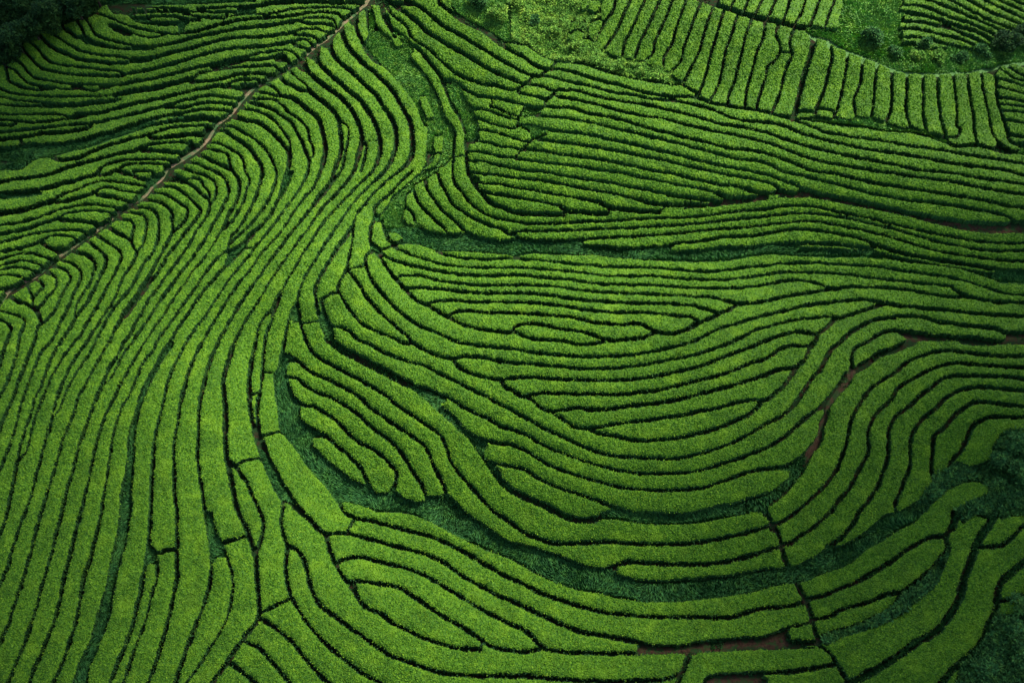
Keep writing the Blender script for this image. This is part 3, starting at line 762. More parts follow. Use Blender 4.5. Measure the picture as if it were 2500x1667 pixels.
def spline(P, w, step=2.0):
    n = len(P)
    if n == 2:
        m = max(2, int(np.hypot(*(P[1]-P[0]))/step)+1); t = np.linspace(0, 1, m)[:, None]
        return P[0]*(1-t)+P[1]*t, w[0]*(1-t[:, 0])+w[1]*t[:, 0]
    Q = np.vstack([2*P[0]-P[1], P, 2*P[-1]-P[-2]]); out = []; ow = []
    for i in range(n-1):
        p0, p1, p2, p3 = Q[i], Q[i+1], Q[i+2], Q[i+3]
        k = lambda a, b: max(np.hypot(*(b-a)), 1e-3)**0.5
        t0 = 0; t1 = t0+k(p0, p1); t2 = t1+k(p1, p2); t3 = t2+k(p2, p3)
        m = max(2, int(np.hypot(*(p2-p1))/step)+1)
        t = np.linspace(t1, t2, m, endpoint=(i == n-2))[:, None]
        A1 = (t1-t)/(t1-t0)*p0+(t-t0)/(t1-t0)*p1; A2 = (t2-t)/(t2-t1)*p1+(t-t1)/(t2-t1)*p2
        A3 = (t3-t)/(t3-t2)*p2+(t-t2)/(t3-t2)*p3
        B1 = (t2-t)/(t2-t0)*A1+(t-t0)/(t2-t0)*A2; B2 = (t3-t)/(t3-t1)*A2+(t-t1)/(t3-t1)*A3
        out.append((t2-t)/(t2-t1)*B1+(t-t1)/(t2-t1)*B2)
        u = ((t-t1)/(t2-t1))[:, 0]; ow.append(w[i]*(1-u)+w[i+1]*u)
    return np.vstack(out), np.concatenate(ow)
def polymask(P, H, W, s, o=0.0):
    m = np.zeros((H, W), bool)
    x0 = max(int((P[:, 0].min()+o)*s)-2, 0); x1 = min(int((P[:, 0].max()+o)*s)+3, W)
    y0 = max(int((P[:, 1].min()+o)*s)-2, 0); y1 = min(int((P[:, 1].max()+o)*s)+3, H)
    if x1 <= x0 or y1 <= y0: return m
    yy, xx = np.mgrid[y0:y1, x0:x1]
    px = xx/s-o; py = yy/s-o
    c = np.zeros(px.shape, bool); n = len(P)
    for i in range(n):
        ax, ay = P[i]; bx, by = P[(i+1) % n]
        if ay == by: continue
        c ^= ((ay > py) != (by > py)) & (px < (bx-ax)*(py-ay)/(by-ay)+ax)
    m[y0:y1, x0:x1] = c
    return m
def label(mask):
    H, W = mask.shape
    lab = np.where(mask, np.arange(H*W).reshape(H, W)+1, 0); big = H*W+5
    while True:
        prev = lab.copy()
        for ax in (0, 1):
            l = lab if ax == 1 else lab.T; m = mask if ax == 1 else mask.T
            brk = np.zeros(m.shape, bool); brk[:, 0] = True; brk[:, 1:] = m[:, 1:] != m[:, :-1]
            idx = np.flatnonzero(brk.ravel()); v = np.where(m, l, big)
            mn = np.minimum.reduceat(v.ravel(), idx); ln = np.diff(np.append(idx, m.size))
            r = np.where(m, np.repeat(mn, ln).reshape(m.shape), 0)
            lab = r if ax == 1 else r.T.copy()
        if (lab == prev).all(): break
    u, inv = np.unique(lab, return_inverse=True)
    return inv.reshape(H, W), len(u)-1
def gapfield(items, s, o, H, W, R=40):
    D = np.full((H, W), 60.0)
    for k, w, P in items:
        if k in 'PH': continue
        w = np.full(len(P), w) if np.isscalar(w) else w
        Q, ww = spline(P, w, 2.0)
        for (x, y), r in zip(Q, ww):
            x0 = max(int((x-R+o)*s), 0); x1 = min(int((x+R+o)*s)+1, W); y0 = max(int((y-R+o)*s), 0); y1 = min(int((y+R+o)*s)+1, H)
            if x1 <= x0 or y1 <= y0: continue
            gx = np.arange(x0, x1)/s-o-x; gy = np.arange(y0, y1)/s-o-y
            d = np.sqrt(gx[None]**2+gy[:, None]**2)-r*GAPK/2
            np.minimum(D[y0:y1, x0:x1], d, out=D[y0:y1, x0:x1])
    return D
def extend(items, s=0.64, reach=20, H=1067, W=1600):
    L = [i for i, it in enumerate(items) if it[0] in 'gW']
    own = np.full((H, W), -1, int); kind = np.zeros((H, W), bool)
    for k, a, P in items:
        if k == 'P': kind |= polymask(P, H, W, s)
    for k, a, P in items:
        if k == 'H': kind &= ~polymask(P, H, W, s)
    for n in L:
        k, w, P = items[n]; w = np.full(len(P), w) if np.isscalar(w) else w
        for (x, y), r in zip(*spline(P, w)):
            q = r/2
            x0 = max(int((x-q)*s), 0); x1 = min(int((x+q)*s)+1, W); y0 = max(int((y-q)*s), 0); y1 = min(int((y+q)*s)+1, H)
            if x1 <= x0 or y1 <= y0: continue
            b = own[y0:y1, x0:x1]; own[y0:y1, x0:x1] = np.where(b == -1, n, np.where(b == n, n, -2))
    for n in L:
        k, w, P = items[n]; w = np.full(len(P), w) if np.isscalar(w) else w
        P = P.copy()
        for e in (0, -1):
            p = P[e]; d = p-P[1 if e == 0 else -2]; d = d/(np.hypot(*d)+1e-9); z = None; t = 5
            if p[0] < 8 or p[1] < 8 or p[0] > 2492 or p[1] > 1655: z = p+d*110
            else:
                for t in np.arange(0, reach+w[e]/2, 1.0):
                    q = p+d*t; i = int(q[1]*s); j = int(q[0]*s)
                    if i < 0 or j < 0 or i >= H or j >= W: z = q; break
                    if kind[i, j] or (own[i, j] != -1 and own[i, j] != n): z = q+d*1.5; break
                if t < 1: z = None
            if z is not None:
                if e == 0: P = np.vstack([z, P]); w = np.append(w[0], w)
                else: P = np.vstack([P, z]); w = np.append(w, w[-1])
        items[n][1] = w; items[n][2] = P
    return items
GAPK = 0.86
items = extend(join(parse(PLAN)))
# the hedges uphill of a trodden path stand back from it, so that its bed can be seen over the nearer ones
for it in [i for i in items if i[0] == 'W']: items.append(['g', it[1]*0.72, it[2]+np.array([-2.0, -7.0])])
# ------------------------------------------------------------------ camera geometry and terrain
CAMZ = 70.0; PITCH = R_(58.0); FPX = 833.5/math.tan(R_(20.0)); HEDGE = 0.82
def ray(u, v):
    x = (np.asarray(u, float)-1250)/FPX; y = (833.5-np.asarray(v, float))/FPX
    return x, math.cos(PITCH)+y*math.sin(PITCH), -math.sin(PITCH)+y*math.cos(PITCH)
def flat(u, v, z=0.0):
    dx, dy, dz = ray(u, v); t = (z-CAMZ)/dz
    return dx*t, dy*t
GX0, GY0, GS = -110.0, -20.0, 0.5
gxx = np.arange(GX0, 110.01, GS); gyy = np.arange(GY0, 190.01, GS)
TX, TY = np.meshgrid(gxx, gyy)
TG = np.zeros_like(TX)
def ridge(pts, amp, sig):
    global TG
    w = np.array([flat(u, v) for u, v in pts]); D2 = np.full(TX.shape, 1e9)
    if len(w) == 1: D2 = (TX-w[0, 0])**2+(TY-w[0, 1])**2
    for a, b in zip(w[:-1], w[1:]):
        ab = b-a; t = np.clip(((TX-a[0])*ab[0]+(TY-a[1])*ab[1])/(ab@ab), 0, 1)
        D2 = np.minimum(D2, (TX-a[0]-t*ab[0])**2+(TY-a[1]-t*ab[1])**2)
    TG = TG+amp*np.exp(-D2/(2*sig*sig))
ridge([(0, 730), (450, 400), (900, 0)], 4.2, 10.0)
ridge([(0, 420), (280, 330), (420, 290)], -1.6, 5.0)
ridge([(930, 60), (1010, 180), (1080, 300), (990, 500), (1150, 590), (1500, 605), (2000, 620), (2500, 680)], -2.4, 5.5)
ridge([(690, 900), (740, 1080), (900, 1220), (1250, 1370), (1600, 1430), (1900, 1400), (2250, 1150)], -2.2, 4.5)
ridge([(1480, 780), (1700, 780)], 1.6, 9.0)
ridge([(1450, 1080), (1650, 1060)], 1.8, 8.0)
ridge([(1400, 330), (1800, 430), (2300, 480)], 1.3, 9.0)
ridge([(560, 420), (640, 640), (420, 900)], 1.5, 7.0)
ridge([(300, 1200), (250, 1600)], 1.2, 9.0)
ridge([(1050, 1560), (1500, 1600)], 1.4, 7.0)
ridge([(1350, 130), (1800, 230), (2100, 290), (2450, 340)], -1.2, 4.0)
ridge([(1700, 60), (2100, 200)], 2.0, 7.0)
ridge([(2350, 1000), (2250, 1400)], -1.5, 8.0)
ridge([(150, 60)], 2.0, 9.0)
ridge([(2700, 1500), (2650, 1800)], 6.0, 13.0)  # hill added to tilt the lower right corner from the sun and darken it
def T(x, y):
    fx = np.clip((np.asarray(x, float)-GX0)/GS, 0, len(gxx)-1.001); fy = np.clip((np.asarray(y, float)-GY0)/GS, 0, len(gyy)-1.001)
    i = fx.astype(int); j = fy.astype(int); a = fx-i; b = fy-j
    return (TG[j, i]*(1-a)+TG[j, i+1]*a)*(1-b)+(TG[j+1, i]*(1-a)+TG[j+1, i+1]*a)*b
def onto(u, v, h=0.0):
    dx, dy, dz = ray(u, v); z = np.zeros_like(dx)+h
    for _ in range(9):
        t = (z-CAMZ)/dz; z = 0.5*z+0.5*(T(dx*t, dy*t)+h)
    t = (z-CAMZ)/dz
    return dx*t, dy*t, z
def toimg(x, y, z):
    F = y*math.cos(PITCH)-(z-CAMZ)*math.sin(PITCH); U = y*math.sin(PITCH)+(z-CAMZ)*math.cos(PITCH)
    return 1250+FPX*x/F, 833.5-FPX*U/F
def vnoise(x, y, sc, seed=0):
    x = np.asarray(x)/sc+seed*17.3; y = np.asarray(y)/sc+seed*31.7
    i = np.floor(x).astype(np.int64); j = np.floor(y).astype(np.int64); a = x-i; b = y-j
    a = a*a*(3-2*a); b = b*b*(3-2*b)
    def h(i, j):
        n = (i*374761393+j*668265263+seed*974634777) & 0x7fffffff
        n = ((n ^ (n >> 13))*1274126177) & 0x7fffffff
        return ((n ^ (n >> 16)) & 0xffff)/65535.0
    return (h(i, j)*(1-a)+h(i+1, j)*a)*(1-b)+(h(i, j+1)*(1-a)+h(i+1, j+1)*a)*b
# ------------------------------------------------------------------ scene helpers
scene = bpy.context.scene
COL = scene.collection
def tag(o, lab=None, cat=None, group=None, kind=None):
    for k, v in (('label', lab), ('category', cat), ('group', group), ('kind', kind)):
        if v: o[k] = v
    return o
def mesh_obj(name, verts, loops, sizes, mats, midx=None, parent=None, smooth=False):
    me = bpy.data.meshes.new(name)
    verts = np.asarray(verts, np.float32); loops = np.asarray(loops, np.int32).ravel(); sizes = np.asarray(sizes, np.int32)
    me.vertices.add(len(verts)); me.vertices.foreach_set('co', verts.ravel())
    me.loops.add(len(loops)); me.loops.foreach_set('vertex_index', loops)
    me.polygons.add(len(sizes)); st = np.zeros(len(sizes), np.int32); st[1:] = np.cumsum(sizes)[:-1]
    me.polygons.foreach_set('loop_start', st); me.polygons.foreach_set('loop_total', sizes)
    for m in mats: me.materials.append(m)
    if midx is not None: me.polygons.foreach_set('material_index', np.asarray(midx, np.int32))
    me.polygons.foreach_set('use_smooth', np.full(len(sizes), smooth))
    me.update(calc_edges=True)
    o = bpy.data.objects.new(name, me); COL.objects.link(o)
    if parent: o.parent = parent
    return o
class NT:
    def __init__(s, name):
        s.m = bpy.data.materials.new(name); s.m.use_nodes = True; s.t = s.m.node_tree; s.t.nodes.clear()
        s.out = s.t.nodes.new('ShaderNodeOutputMaterial'); s.b = s.t.nodes.new('ShaderNodeBsdfPrincipled')
        s.t.links.new(s.b.outputs[0], s.out.inputs[0])
    def n(s, ty, **k):
        x = s.t.nodes.new(ty)
        for a, v in k.items():
            if a.startswith('i_'):
                key = a[2:]; x.inputs[int(key) if key.isdigit() else key].default_value = v
            else: setattr(x, a, v)
        return x
    def l(s, a, b): s.t.links.new(a, b)
    def pos(s):
        g = s.n('ShaderNodeNewGeometry'); return g.outputs['Position']
    def noise(s, scale, detail=2.0, rough=0.6):
        x = s.n('ShaderNodeTexNoise', i_Scale=scale, i_Detail=detail, i_Roughness=rough); s.l(s.pos(), x.inputs['Vector']); return x.outputs['Fac']
    def ramp(s, fac, stops):
        r = s.n('ShaderNodeValToRGB'); e = r.color_ramp.elements
        while len(e) < len(stops): e.new(0.5)
        for q, (p, c) in zip(e, stops): q.position = p; q.color = (*c, 1)
        s.l(fac, r.inputs[0]); return r.outputs[0]
    def mix(s, fac, a, b, mode='MIX'):
        x = s.n('ShaderNodeMix', data_type='RGBA', blend_type=mode)
        if isinstance(fac, (int, float)): x.inputs[0].default_value = fac
        else: s.l(fac, x.inputs[0])
        for v, i in ((a, 6), (b, 7)):
            if isinstance(v, tuple): x.inputs[i].default_value = (*v, 1)
            else: s.l(v, x.inputs[i])
        return x.outputs[2]
    def mrange(s, v, a, b, c, d):
        x = s.n('ShaderNodeMapRange'); s.l(v, x.inputs[0])
        for i, q in enumerate((a, b, c, d)): x.inputs[i+1].default_value = q
        return x.outputs[0]
    def fin(s, col, rough=0.6, spec=0.25):
        if isinstance(col, tuple): s.b.inputs['Base Color'].default_value = (*col, 1)
        else: s.l(col, s.b.inputs['Base Color'])
        s.b.inputs['Roughness'].default_value = rough; s.b.inputs['Specular IOR Level'].default_value = spec
        return s.m
def foliage(name, dark, mid, lime, patch=0.55, fine=11.0, spec=0.25, rough=0.55, island=0.5):
    t = NT(name)
    f = t.noise(fine, 3.0, 0.75)                        # single leaves and twigs
    c = t.ramp(f, [(0.33, dark), (0.50, mid), (0.68, lime)])
    p = t.noise(patch, 2.5, 0.55)                       # patches of fresh flush
    c = t.mix(t.mrange(p, 0.53, 0.68, 0.0, 0.70), c, t.mix(0.75, c, lime))
    q = t.noise(patch*0.8, 2.5, 0.55)                  # duller, older stretches
    c = t.mix(t.mrange(q, 0.50, 0.64, 0.0, 0.70), c, t.mix(0.55, c, dark))
    oi = t.n('ShaderNodeObjectInfo')
    c = t.mix(t.mrange(oi.outputs['Random'], 0, 1, 0.0, 0.22), c, mid)
    if island:
        g = t.n('ShaderNodeNewGeometry')
        h = t.n('ShaderNodeHueSaturation'); t.l(c, h.inputs['Color'])
        t.l(t.mrange(g.outputs['Random Per Island'], 0, 1, 1-island, 1+island), h.inputs['Value']); c = h.outputs[0]
    return t.fin(c, rough, spec)
M = {}
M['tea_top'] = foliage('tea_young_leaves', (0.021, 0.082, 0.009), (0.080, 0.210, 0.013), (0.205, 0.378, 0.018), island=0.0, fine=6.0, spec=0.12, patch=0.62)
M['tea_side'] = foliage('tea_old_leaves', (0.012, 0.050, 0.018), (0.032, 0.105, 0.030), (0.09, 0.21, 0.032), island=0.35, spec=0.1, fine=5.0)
M['leaf'] = foliage('tea_shoot_leaves', (0.05, 0.16, 0.010), (0.130, 0.29, 0.014), (0.29, 0.46, 0.02), island=0.5, fine=4.0, spec=0.15)
M['weeds'] = foliage('gully_weed_leaves', (0.06, 0.19, 0.035), (0.15, 0.37, 0.065), (0.27, 0.48, 0.05), island=0.4, fine=2.0, spec=0.06)
M['grass'] = foliage('long_grass_blades', (0.020, 0.085, 0.024), (0.050, 0.175, 0.045), (0.11, 0.30, 0.05), island=0.45, fine=2.0, spec=0.04)
M['scrub'] = foliage('scrub_leaves', (0.07, 0.20, 0.03), (0.17, 0.37, 0.05), (0.33, 0.50, 0.06), island=0.55, fine=1.2, spec=0.06)
M['dark_scrub'] = foliage('dark_scrub_leaves', (0.024, 0.085, 0.026), (0.055, 0.17, 0.042), (0.13, 0.30, 0.05), island=0.6, fine=2.0, spec=0.05)
M['tree'] = foliage('woodland_leaves', (0.010, 0.038, 0.014), (0.024, 0.072, 0.022), (0.075, 0.17, 0.03), island=0.6, fine=1.5, spec=0.05)
t = NT('bark'); M['bark'] = t.fin(t.ramp(t.noise(6, 4), [(0.3, (0.03, 0.022, 0.015)), (0.7, (0.09, 0.07, 0.05))]), 0.9, 0.1)
t = NT('dirt_track'); M['dirt'] = t.fin(t.mix(t.mrange(t.noise(0.9, 5, 0.7), 0.42, 0.58, 0, 0.95), t.ramp(t.noise(7, 4, 0.7), [(0.3, (0.17, 0.11, 0.06)), (0.7, (0.42, 0.31, 0.18))]), (0.06, 0.15, 0.05)), 0.95, 0.05)
t = NT('mown_grass_track'); M['track'] = t.fin(t.ramp(t.noise(4, 5, 0.7), [(0.3, (0.07, 0.19, 0.05)), (0.7, (0.20, 0.36, 0.11))]), 0.95, 0.05)
t = NT('red_soil_path'); M['soilpath'] = t.fin(t.mix(t.mrange(t.noise(1.7, 5, 0.7), 0.46, 0.6, 0, 0.9), t.ramp(t.noise(5, 5, 0.7), [(0.3, (0.05, 0.028, 0.018)), (0.7, (0.14, 0.085, 0.05))]), (0.03, 0.085, 0.025)), 0.95, 0.05)
t = NT('ground_soil_and_grass')
a = t.n('ShaderNodeVertexColor', layer_name='zone'); sp = t.n('ShaderNodeSeparateColor'); t.l(a.outputs[0], sp.inputs[0])
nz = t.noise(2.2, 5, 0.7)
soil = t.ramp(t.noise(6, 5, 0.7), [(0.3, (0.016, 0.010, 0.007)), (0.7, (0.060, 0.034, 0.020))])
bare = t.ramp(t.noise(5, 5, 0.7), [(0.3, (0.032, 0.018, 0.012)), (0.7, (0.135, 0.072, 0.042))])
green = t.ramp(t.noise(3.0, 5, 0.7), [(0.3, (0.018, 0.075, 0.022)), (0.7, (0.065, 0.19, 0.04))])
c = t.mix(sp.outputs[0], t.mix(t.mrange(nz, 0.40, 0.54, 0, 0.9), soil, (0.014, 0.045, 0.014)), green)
c = t.mix(sp.outputs[1], c, t.mix(t.mrange(nz, 0.47, 0.58, 0, 0.9), bare, (0.028, 0.085, 0.022)))
M['ground'] = t.fin(c, 0.95, 0.05)
# ------------------------------------------------------------------ node grid over the plan
STEP = 1.7; MARG = 75.0
NW = int((2500+2*MARG)/STEP)+1; NH = int((1667+2*MARG)/STEP)+1
s = 1/STEP
D = gapfield(items, s, MARG, NH, NW)
kind = np.zeros((NH, NW), np.uint8)
KIND = {'grass': 1, 'soil': 2, 'scrub': 3}
for k, a, P in items:
    if k == 'P':
        P = P.copy()
        P[P[:, 0] < 4, 0] -= 90; P[P[:, 0] > 2496, 0] += 90; P[P[:, 1] < 4, 1] -= 90; P[P[:, 1] > 1660, 1] += 90
        kind[polymask(P, NH, NW, s, MARG)] = KIND[a]
isl = np.zeros((NH, NW), bool)
for k, a, P in items:
    if k == 'H':
        m = polymask(P, NH, NW, s, MARG); isl |= m
kind[isl] = 0
# distance to the non-hedge zones, by a chamfer sweep
nz_ = np.where(kind > 0, 0.0, 60.0)
for _ in range(14):
    for ax in (0, 1):
        for sh in (1, -1):
            r = np.roll(nz_, sh, ax)+STEP
            np.minimum(nz_, r, out=nz_)
uu, vv = np.meshgrid(np.arange(NW)*STEP-MARG, np.arange(NH)*STEP-MARG)
X, Y, Z = onto(uu, vv, HEDGE*0.93)
depth = Y*math.cos(PITCH)-(Z-CAMZ)*math.sin(PITCH)
mpp = depth/FPX*np.sqrt(1/np.maximum(np.sin(np.arctan2(CAMZ-Z, np.hypot(X, Y))), .4))
wob = ((vnoise(X, Y, 0.55, 3)-0.5)*0.11+(vnoise(X, Y, 0.2, 4)-0.5)*0.09)/mpp
DI = np.minimum(D, nz_*0.9)+wob
hedge = (DI > 0) & (kind == 0)
lab, nlab = label(hedge)
cnt = np.bincount(lab.ravel())
AREA = cnt*STEP*STEP
# ------------------------------------------------------------------ hedge surface
G0 = T(X, Y)
dm = np.maximum(DI, 0)*mpp
rr = np.clip(dm/0.48, 0, 1)
prof = 0.74+0.26*np.sqrt(1-(1-rr)**2)
bump = (vnoise(X, Y, 0.9, 5)-.5)*0.10+(vnoise(X, Y, 0.35, 6)-.5)*0.09+(vnoise(X, Y, 3.5, 8)-.5)*0.10
jit = rng.normal(0, 1, X.shape)
HZ = HEDGE*prof+bump+jit*0.030*(depth/75.0)
jx = rng.normal(0, 0.20, X.shape)*mpp*STEP; jy = rng.normal(0, 0.20, X.shape)*mpp*STEP
VX = X+jx; VY = Y+jy; VZ = G0+HZ
nid = np.arange(NH*NW).reshape(NH, NW)
c00 = lab[:-1, :-1]; same = (c00 > 0) & (c00 == lab[:-1, 1:]) & (c00 == lab[1:, :-1]) & (c00 == lab[1:, 1:])
ci, cj = np.nonzero(same); cl = c00[ci, cj]
order = np.argsort(cl, kind='stable'); ci = ci[order]; cj = cj[order]; cl = cl[order]
quad = np.stack([nid[ci+1, cj], nid[ci+1, cj+1], nid[ci, cj+1], nid[ci, cj]], 1)
starts = np.searchsorted(cl, np.arange(1, nlab+2))
FX = VX.ravel(); FY = VY.ravel(); FZ = VZ.ravel(); FG = G0.ravel(); FU = uu.ravel(); FV = vv.ravel()
FM = mpp.ravel()
MINAREA = 300.0
hedges = []
def leaf_cards(px, py, pz, size, tilt=0.9, seed=0):
    """small pointed leaves: one quad each, random heading and tilt"""
    r = np.random.RandomState(seed); n = len(px)
    az = r.uniform(0, 2*math.pi, n); ti = r.uniform(-0.2, tilt, n); L = size*r.uniform(0.7, 1.35, n); Wd = L*r.uniform(0.35, 0.55, n)
    dx = np.cos(az)*np.cos(ti); dy = np.sin(az)*np.cos(ti); dz = np.sin(ti)
    sx = -np.sin(az); sy = np.cos(az); ro = r.uniform(-0.5, 0.5, n)
    P = np.stack([px, py, pz], 1); d = np.stack([dx, dy, dz], 1); sd = np.stack([sx*np.cos(ro), sy*np.cos(ro), np.sin(ro)], 1)
    a = P; b = P+d*(L*0.5)[:, None]+sd*(Wd*0.5)[:, None]; c = P+d*L[:, None]; e = P+d*(L*0.5)[:, None]-sd*(Wd*0.5)[:, None]
    return np.stack([a, b, c, e], 1).reshape(-1, 3)
for L in range(1, nlab+1):
    q = quad[starts[L-1]:starts[L]]
    if AREA[L] < MINAREA or len(q) < 25: continue
    us, inv = np.unique(q, return_inverse=True); q = inv.reshape(-1, 4)
    n0 = len(us); top = np.stack([FX[us], FY[us], FZ[us]], 1)
    ed = np.concatenate([q[:, [0, 1]], q[:, [1, 2]], q[:, [2, 3]], q[:, [3, 0]]])
    key = np.minimum(ed[:, 0], ed[:, 1]).astype(np.int64)*n0+np.maximum(ed[:, 0], ed[:, 1])
    uk, fi, ct = np.unique(key, return_index=True, return_counts=True)
    be = ed[fi[ct == 1]]
    bn, bi = np.unique(be, return_inverse=True); be2 = bi.reshape(-1, 2); nb = len(bn)
    g = FG[us[bn]]; px_ = FM[us[bn]]
    r1 = top[bn].copy(); r1[:, 2] = g+HEDGE*0.42+rng.normal(0, .05, nb); r1[:, :2] += rng.normal(0, 0.035, (nb, 2))
    r2 = top[bn].copy(); r2[:, 2] = g-0.05; r2[:, :2] += rng.normal(0, 0.03, (nb, 2))
    verts = np.vstack([top, r1, r2])
    A = n0+be2; B = n0+nb+be2
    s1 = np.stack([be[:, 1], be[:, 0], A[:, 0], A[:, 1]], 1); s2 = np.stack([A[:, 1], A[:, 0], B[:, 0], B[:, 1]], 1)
    # loose shoots standing proud of the clipped top and out of the sides
    nl = int(len(q)*0.22); pk = rng.randint(0, n0, nl)
    lv = leaf_cards(top[pk, 0]+rng.normal(0, .02, nl), top[pk, 1]+rng.normal(0, .02, nl), top[pk, 2]-0.02, 0.115, 0.9, L)
    ns = int(nb*1.1); ps = rng.randint(0, nb, ns); fr = rng.uniform(0.25, 1.0, ns)
    sv = leaf_cards(top[bn][ps, 0]+rng.normal(0, .03, ns), top[bn][ps, 1]+rng.normal(0, .03, ns), g[ps]+(top[bn][ps, 2]-g[ps])*fr, 0.13, 0.6, L+999)
    lv = np.vstack([lv, sv])
    lq = np.arange(len(lv)).reshape(-1, 4)+len(verts)
    verts = np.vstack([verts, lv])
    faces = np.vstack([q, s1, s2, lq])
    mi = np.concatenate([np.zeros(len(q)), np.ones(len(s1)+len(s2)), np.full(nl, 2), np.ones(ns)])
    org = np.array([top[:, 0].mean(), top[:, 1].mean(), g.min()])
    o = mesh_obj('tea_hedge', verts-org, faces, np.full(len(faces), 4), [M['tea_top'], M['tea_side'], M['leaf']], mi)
    o.location = org
    hedges.append((L, o, us, q))
print('hedges', len(hedges))
# ------------------------------------------------------------------ ground
gx = np.concatenate([-np.geomspace(1500, 92, 14), np.arange(-90, 90.1, 0.45), np.geomspace(92, 1500, 14)])
gy = np.concatenate([-np.geomspace(1500, 12, 14), np.arange(-10, 140.1, 0.45), np.geomspace(142, 1500, 14)])
PX, PY = np.meshgrid(gx, gy); PZ = T(PX, PY)+(vnoise(PX, PY, 1.2, 9)-.5)*0.10
iu, iv = toimg(PX, PY, PZ); ok = (PY > 3) & (iu > -MARG+2) & (iu < 2500+MARG-4) & (iv > -MARG+2) & (iv < 1667+MARG-4)
ii = np.clip(((iv+MARG)*s).astype(int), 0, NH-1); jj = np.clip(((iu+MARG)*s).astype(int), 0, NW-1)
kz = np.where(ok, kind[ii, jj], 9)
zc = np.zeros(PX.shape+(4,), np.float32); zc[..., 3] = 1
zc[..., 0] = np.isin(kz, (1, 3, 9)); zc[..., 1] = (kz == 2)
gn = np.arange(PX.size).reshape(PX.shape)
gq = np.stack([gn[:-1, :-1], gn[:-1, 1:], gn[1:, 1:], gn[1:, :-1]], -1).reshape(-1, 4)
ground = mesh_obj('ground', np.stack([PX, PY, PZ], -1).reshape(-1, 3), gq, np.full(len(gq), 4), [M['ground']], smooth=True)
ca = ground.data.color_attributes.new('zone', 'FLOAT_COLOR', 'POINT'); ca.data.foreach_set('color', zc.ravel())
tag(ground, kind='structure')
# ------------------------------------------------------------------ paths
wl = [it for it in items if it[0] == 'W']
def strip(name, lines, width, mat):
    V = []; F = []
    for P in lines:
        Q, _ = spline(P, np.ones(len(P)), 5.0); x, y, z = onto(Q[:, 0], Q[:, 1], 0.0)
        tx = np.gradient(x); ty = np.gradient(y); n = np.hypot(tx, ty)+1e-9; nx = -ty/n; ny = tx/n
        ks = np.linspace(-1, 1, 7); b = len(V)
        for i in range(len(x)):
            wl_ = width*(0.8+0.5*vnoise(x[i], y[i], 1.1, 2)); off = (vnoise(x[i], y[i], 2.3, 12)-.5)*0.3
            for kk in ks:
                ax = x[i]+nx[i]*(kk*wl_/2+off); ay = y[i]+ny[i]*(kk*wl_/2+off)
                V.append((ax, ay, T(np.array([ax]), np.array([ay]))[0]+0.085-0.05*abs(kk)))
        for i in range(len(x)-1):
            for k in range(6):
                a = b+i*7+k; F.append((a, a+1, a+8, a+7))
    o = mesh_obj(name, V, np.array(F), np.full(len(F), 4), [mat], smooth=True)
    return tag(o, kind='structure')
strip('dirt_path', [P for k, w, P in wl if P[:, 0].min() < 900], 0.34, M['dirt'])
strip('footpath', [P for k, w, P in wl if P[:, 0].min() > 1500], 0.55, M['soilpath'])
strip('grass_track', [np.array([(1970, 80), (2045, 117), (2088, 136), (2130, 149), (2194, 168), (2247, 174), (2313, 172), (2380, 166), (2433, 157), (2500, 143), (2560, 130)], float)], 1.7, M['track'])
# ------------------------------------------------------------------ grass, weeds, undergrowth (uncountable)
def scatter(mask, dens, seed):
    """random points (plan pixels) inside a node mask, dens per plan pixel"""
    r = np.random.RandomState(seed); i, j = np.nonzero(mask); n = int(len(i)*STEP*STEP*dens)
    k = r.randint(0, len(i), n)
    return (j[k]+r.uniform(-.5, .5, n))*STEP-MARG, (i[k]+r.uniform(-.5, .5, n))*STEP-MARG
def blades(name, u, v, h, w, mat, seed, lean=0.5, lumps=0.0):
    r = np.random.RandomState(seed); n = len(u)
    x, y, z = onto(u, v, 0.0); z = z-0.02
    hh = h*r.uniform(0.5, 1.3, n)*(0.55+0.9*vnoise(x, y, 1.6, seed+1)); az = r.uniform(0, 2*math.pi, n)
    comb = vnoise(x, y, 4.0, seed+2)*6.28; lx = np.cos(comb)*lean+np.cos(az)*0.4; ly = np.sin(comb)*lean+np.sin(az)*0.4
    up = lumps*np.maximum(vnoise(x, y, 2.0, seed+3)-0.35, 0)*2
    sx = -np.sin(az)*w*r.uniform(.6, 1.3, n); sy = np.cos(az)*w*r.uniform(.6, 1.3, n)
    base = np.stack([x, y, z+up*0.6], 1); S = np.stack([sx, sy, 0*sx], 1)
    mid = base+np.stack([lx*hh*.35, ly*hh*.35, hh*.7], 1); tip = base+np.stack([lx*hh, ly*hh, hh*.85], 1)
    V = np.stack([base-S*.5, base+S*.5, mid+S*.5, tip, mid-S*.5], 1).reshape(-1, 3)
    return mesh_obj(name, V, np.arange(n*5), np.full(n, 5), [mat])
inframe = (uu > -60) & (uu < 2560) & (vv > -60) & (vv < 1720)
g_ = (kind == 1) & inframe
lime_zone = g_ & (((vv < 470) & (uu > 860)) | ((vv < 560) & (uu > 930) & (uu < 1130)))
dark_zone = g_ & ~lime_zone
u, v = scatter(lime_zone, 0.75, 21); tag(blades('weeds', u, v, 0.30, 0.13, M['weeds'], 31, 0.5, 0.45), kind='stuff')
u, v = scatter(dark_zone, 0.75, 22); tag(blades('grass', u, v, 0.32, 0.075, M['grass'], 32, 0.7), kind='stuff')
wide = (DI < -5.5) & (kind == 0) & inframe & (uu > 1700) & (vv > 1200)
gapg = (DI < -0.6) & ((kind == 0) | (kind == 2)) & inframe & (vnoise(uu, vv, 40, 11) > 0.55)
u, v = scatter(gapg, 0.14, 23); u2, v2 = scatter(wide, 0.7, 24)
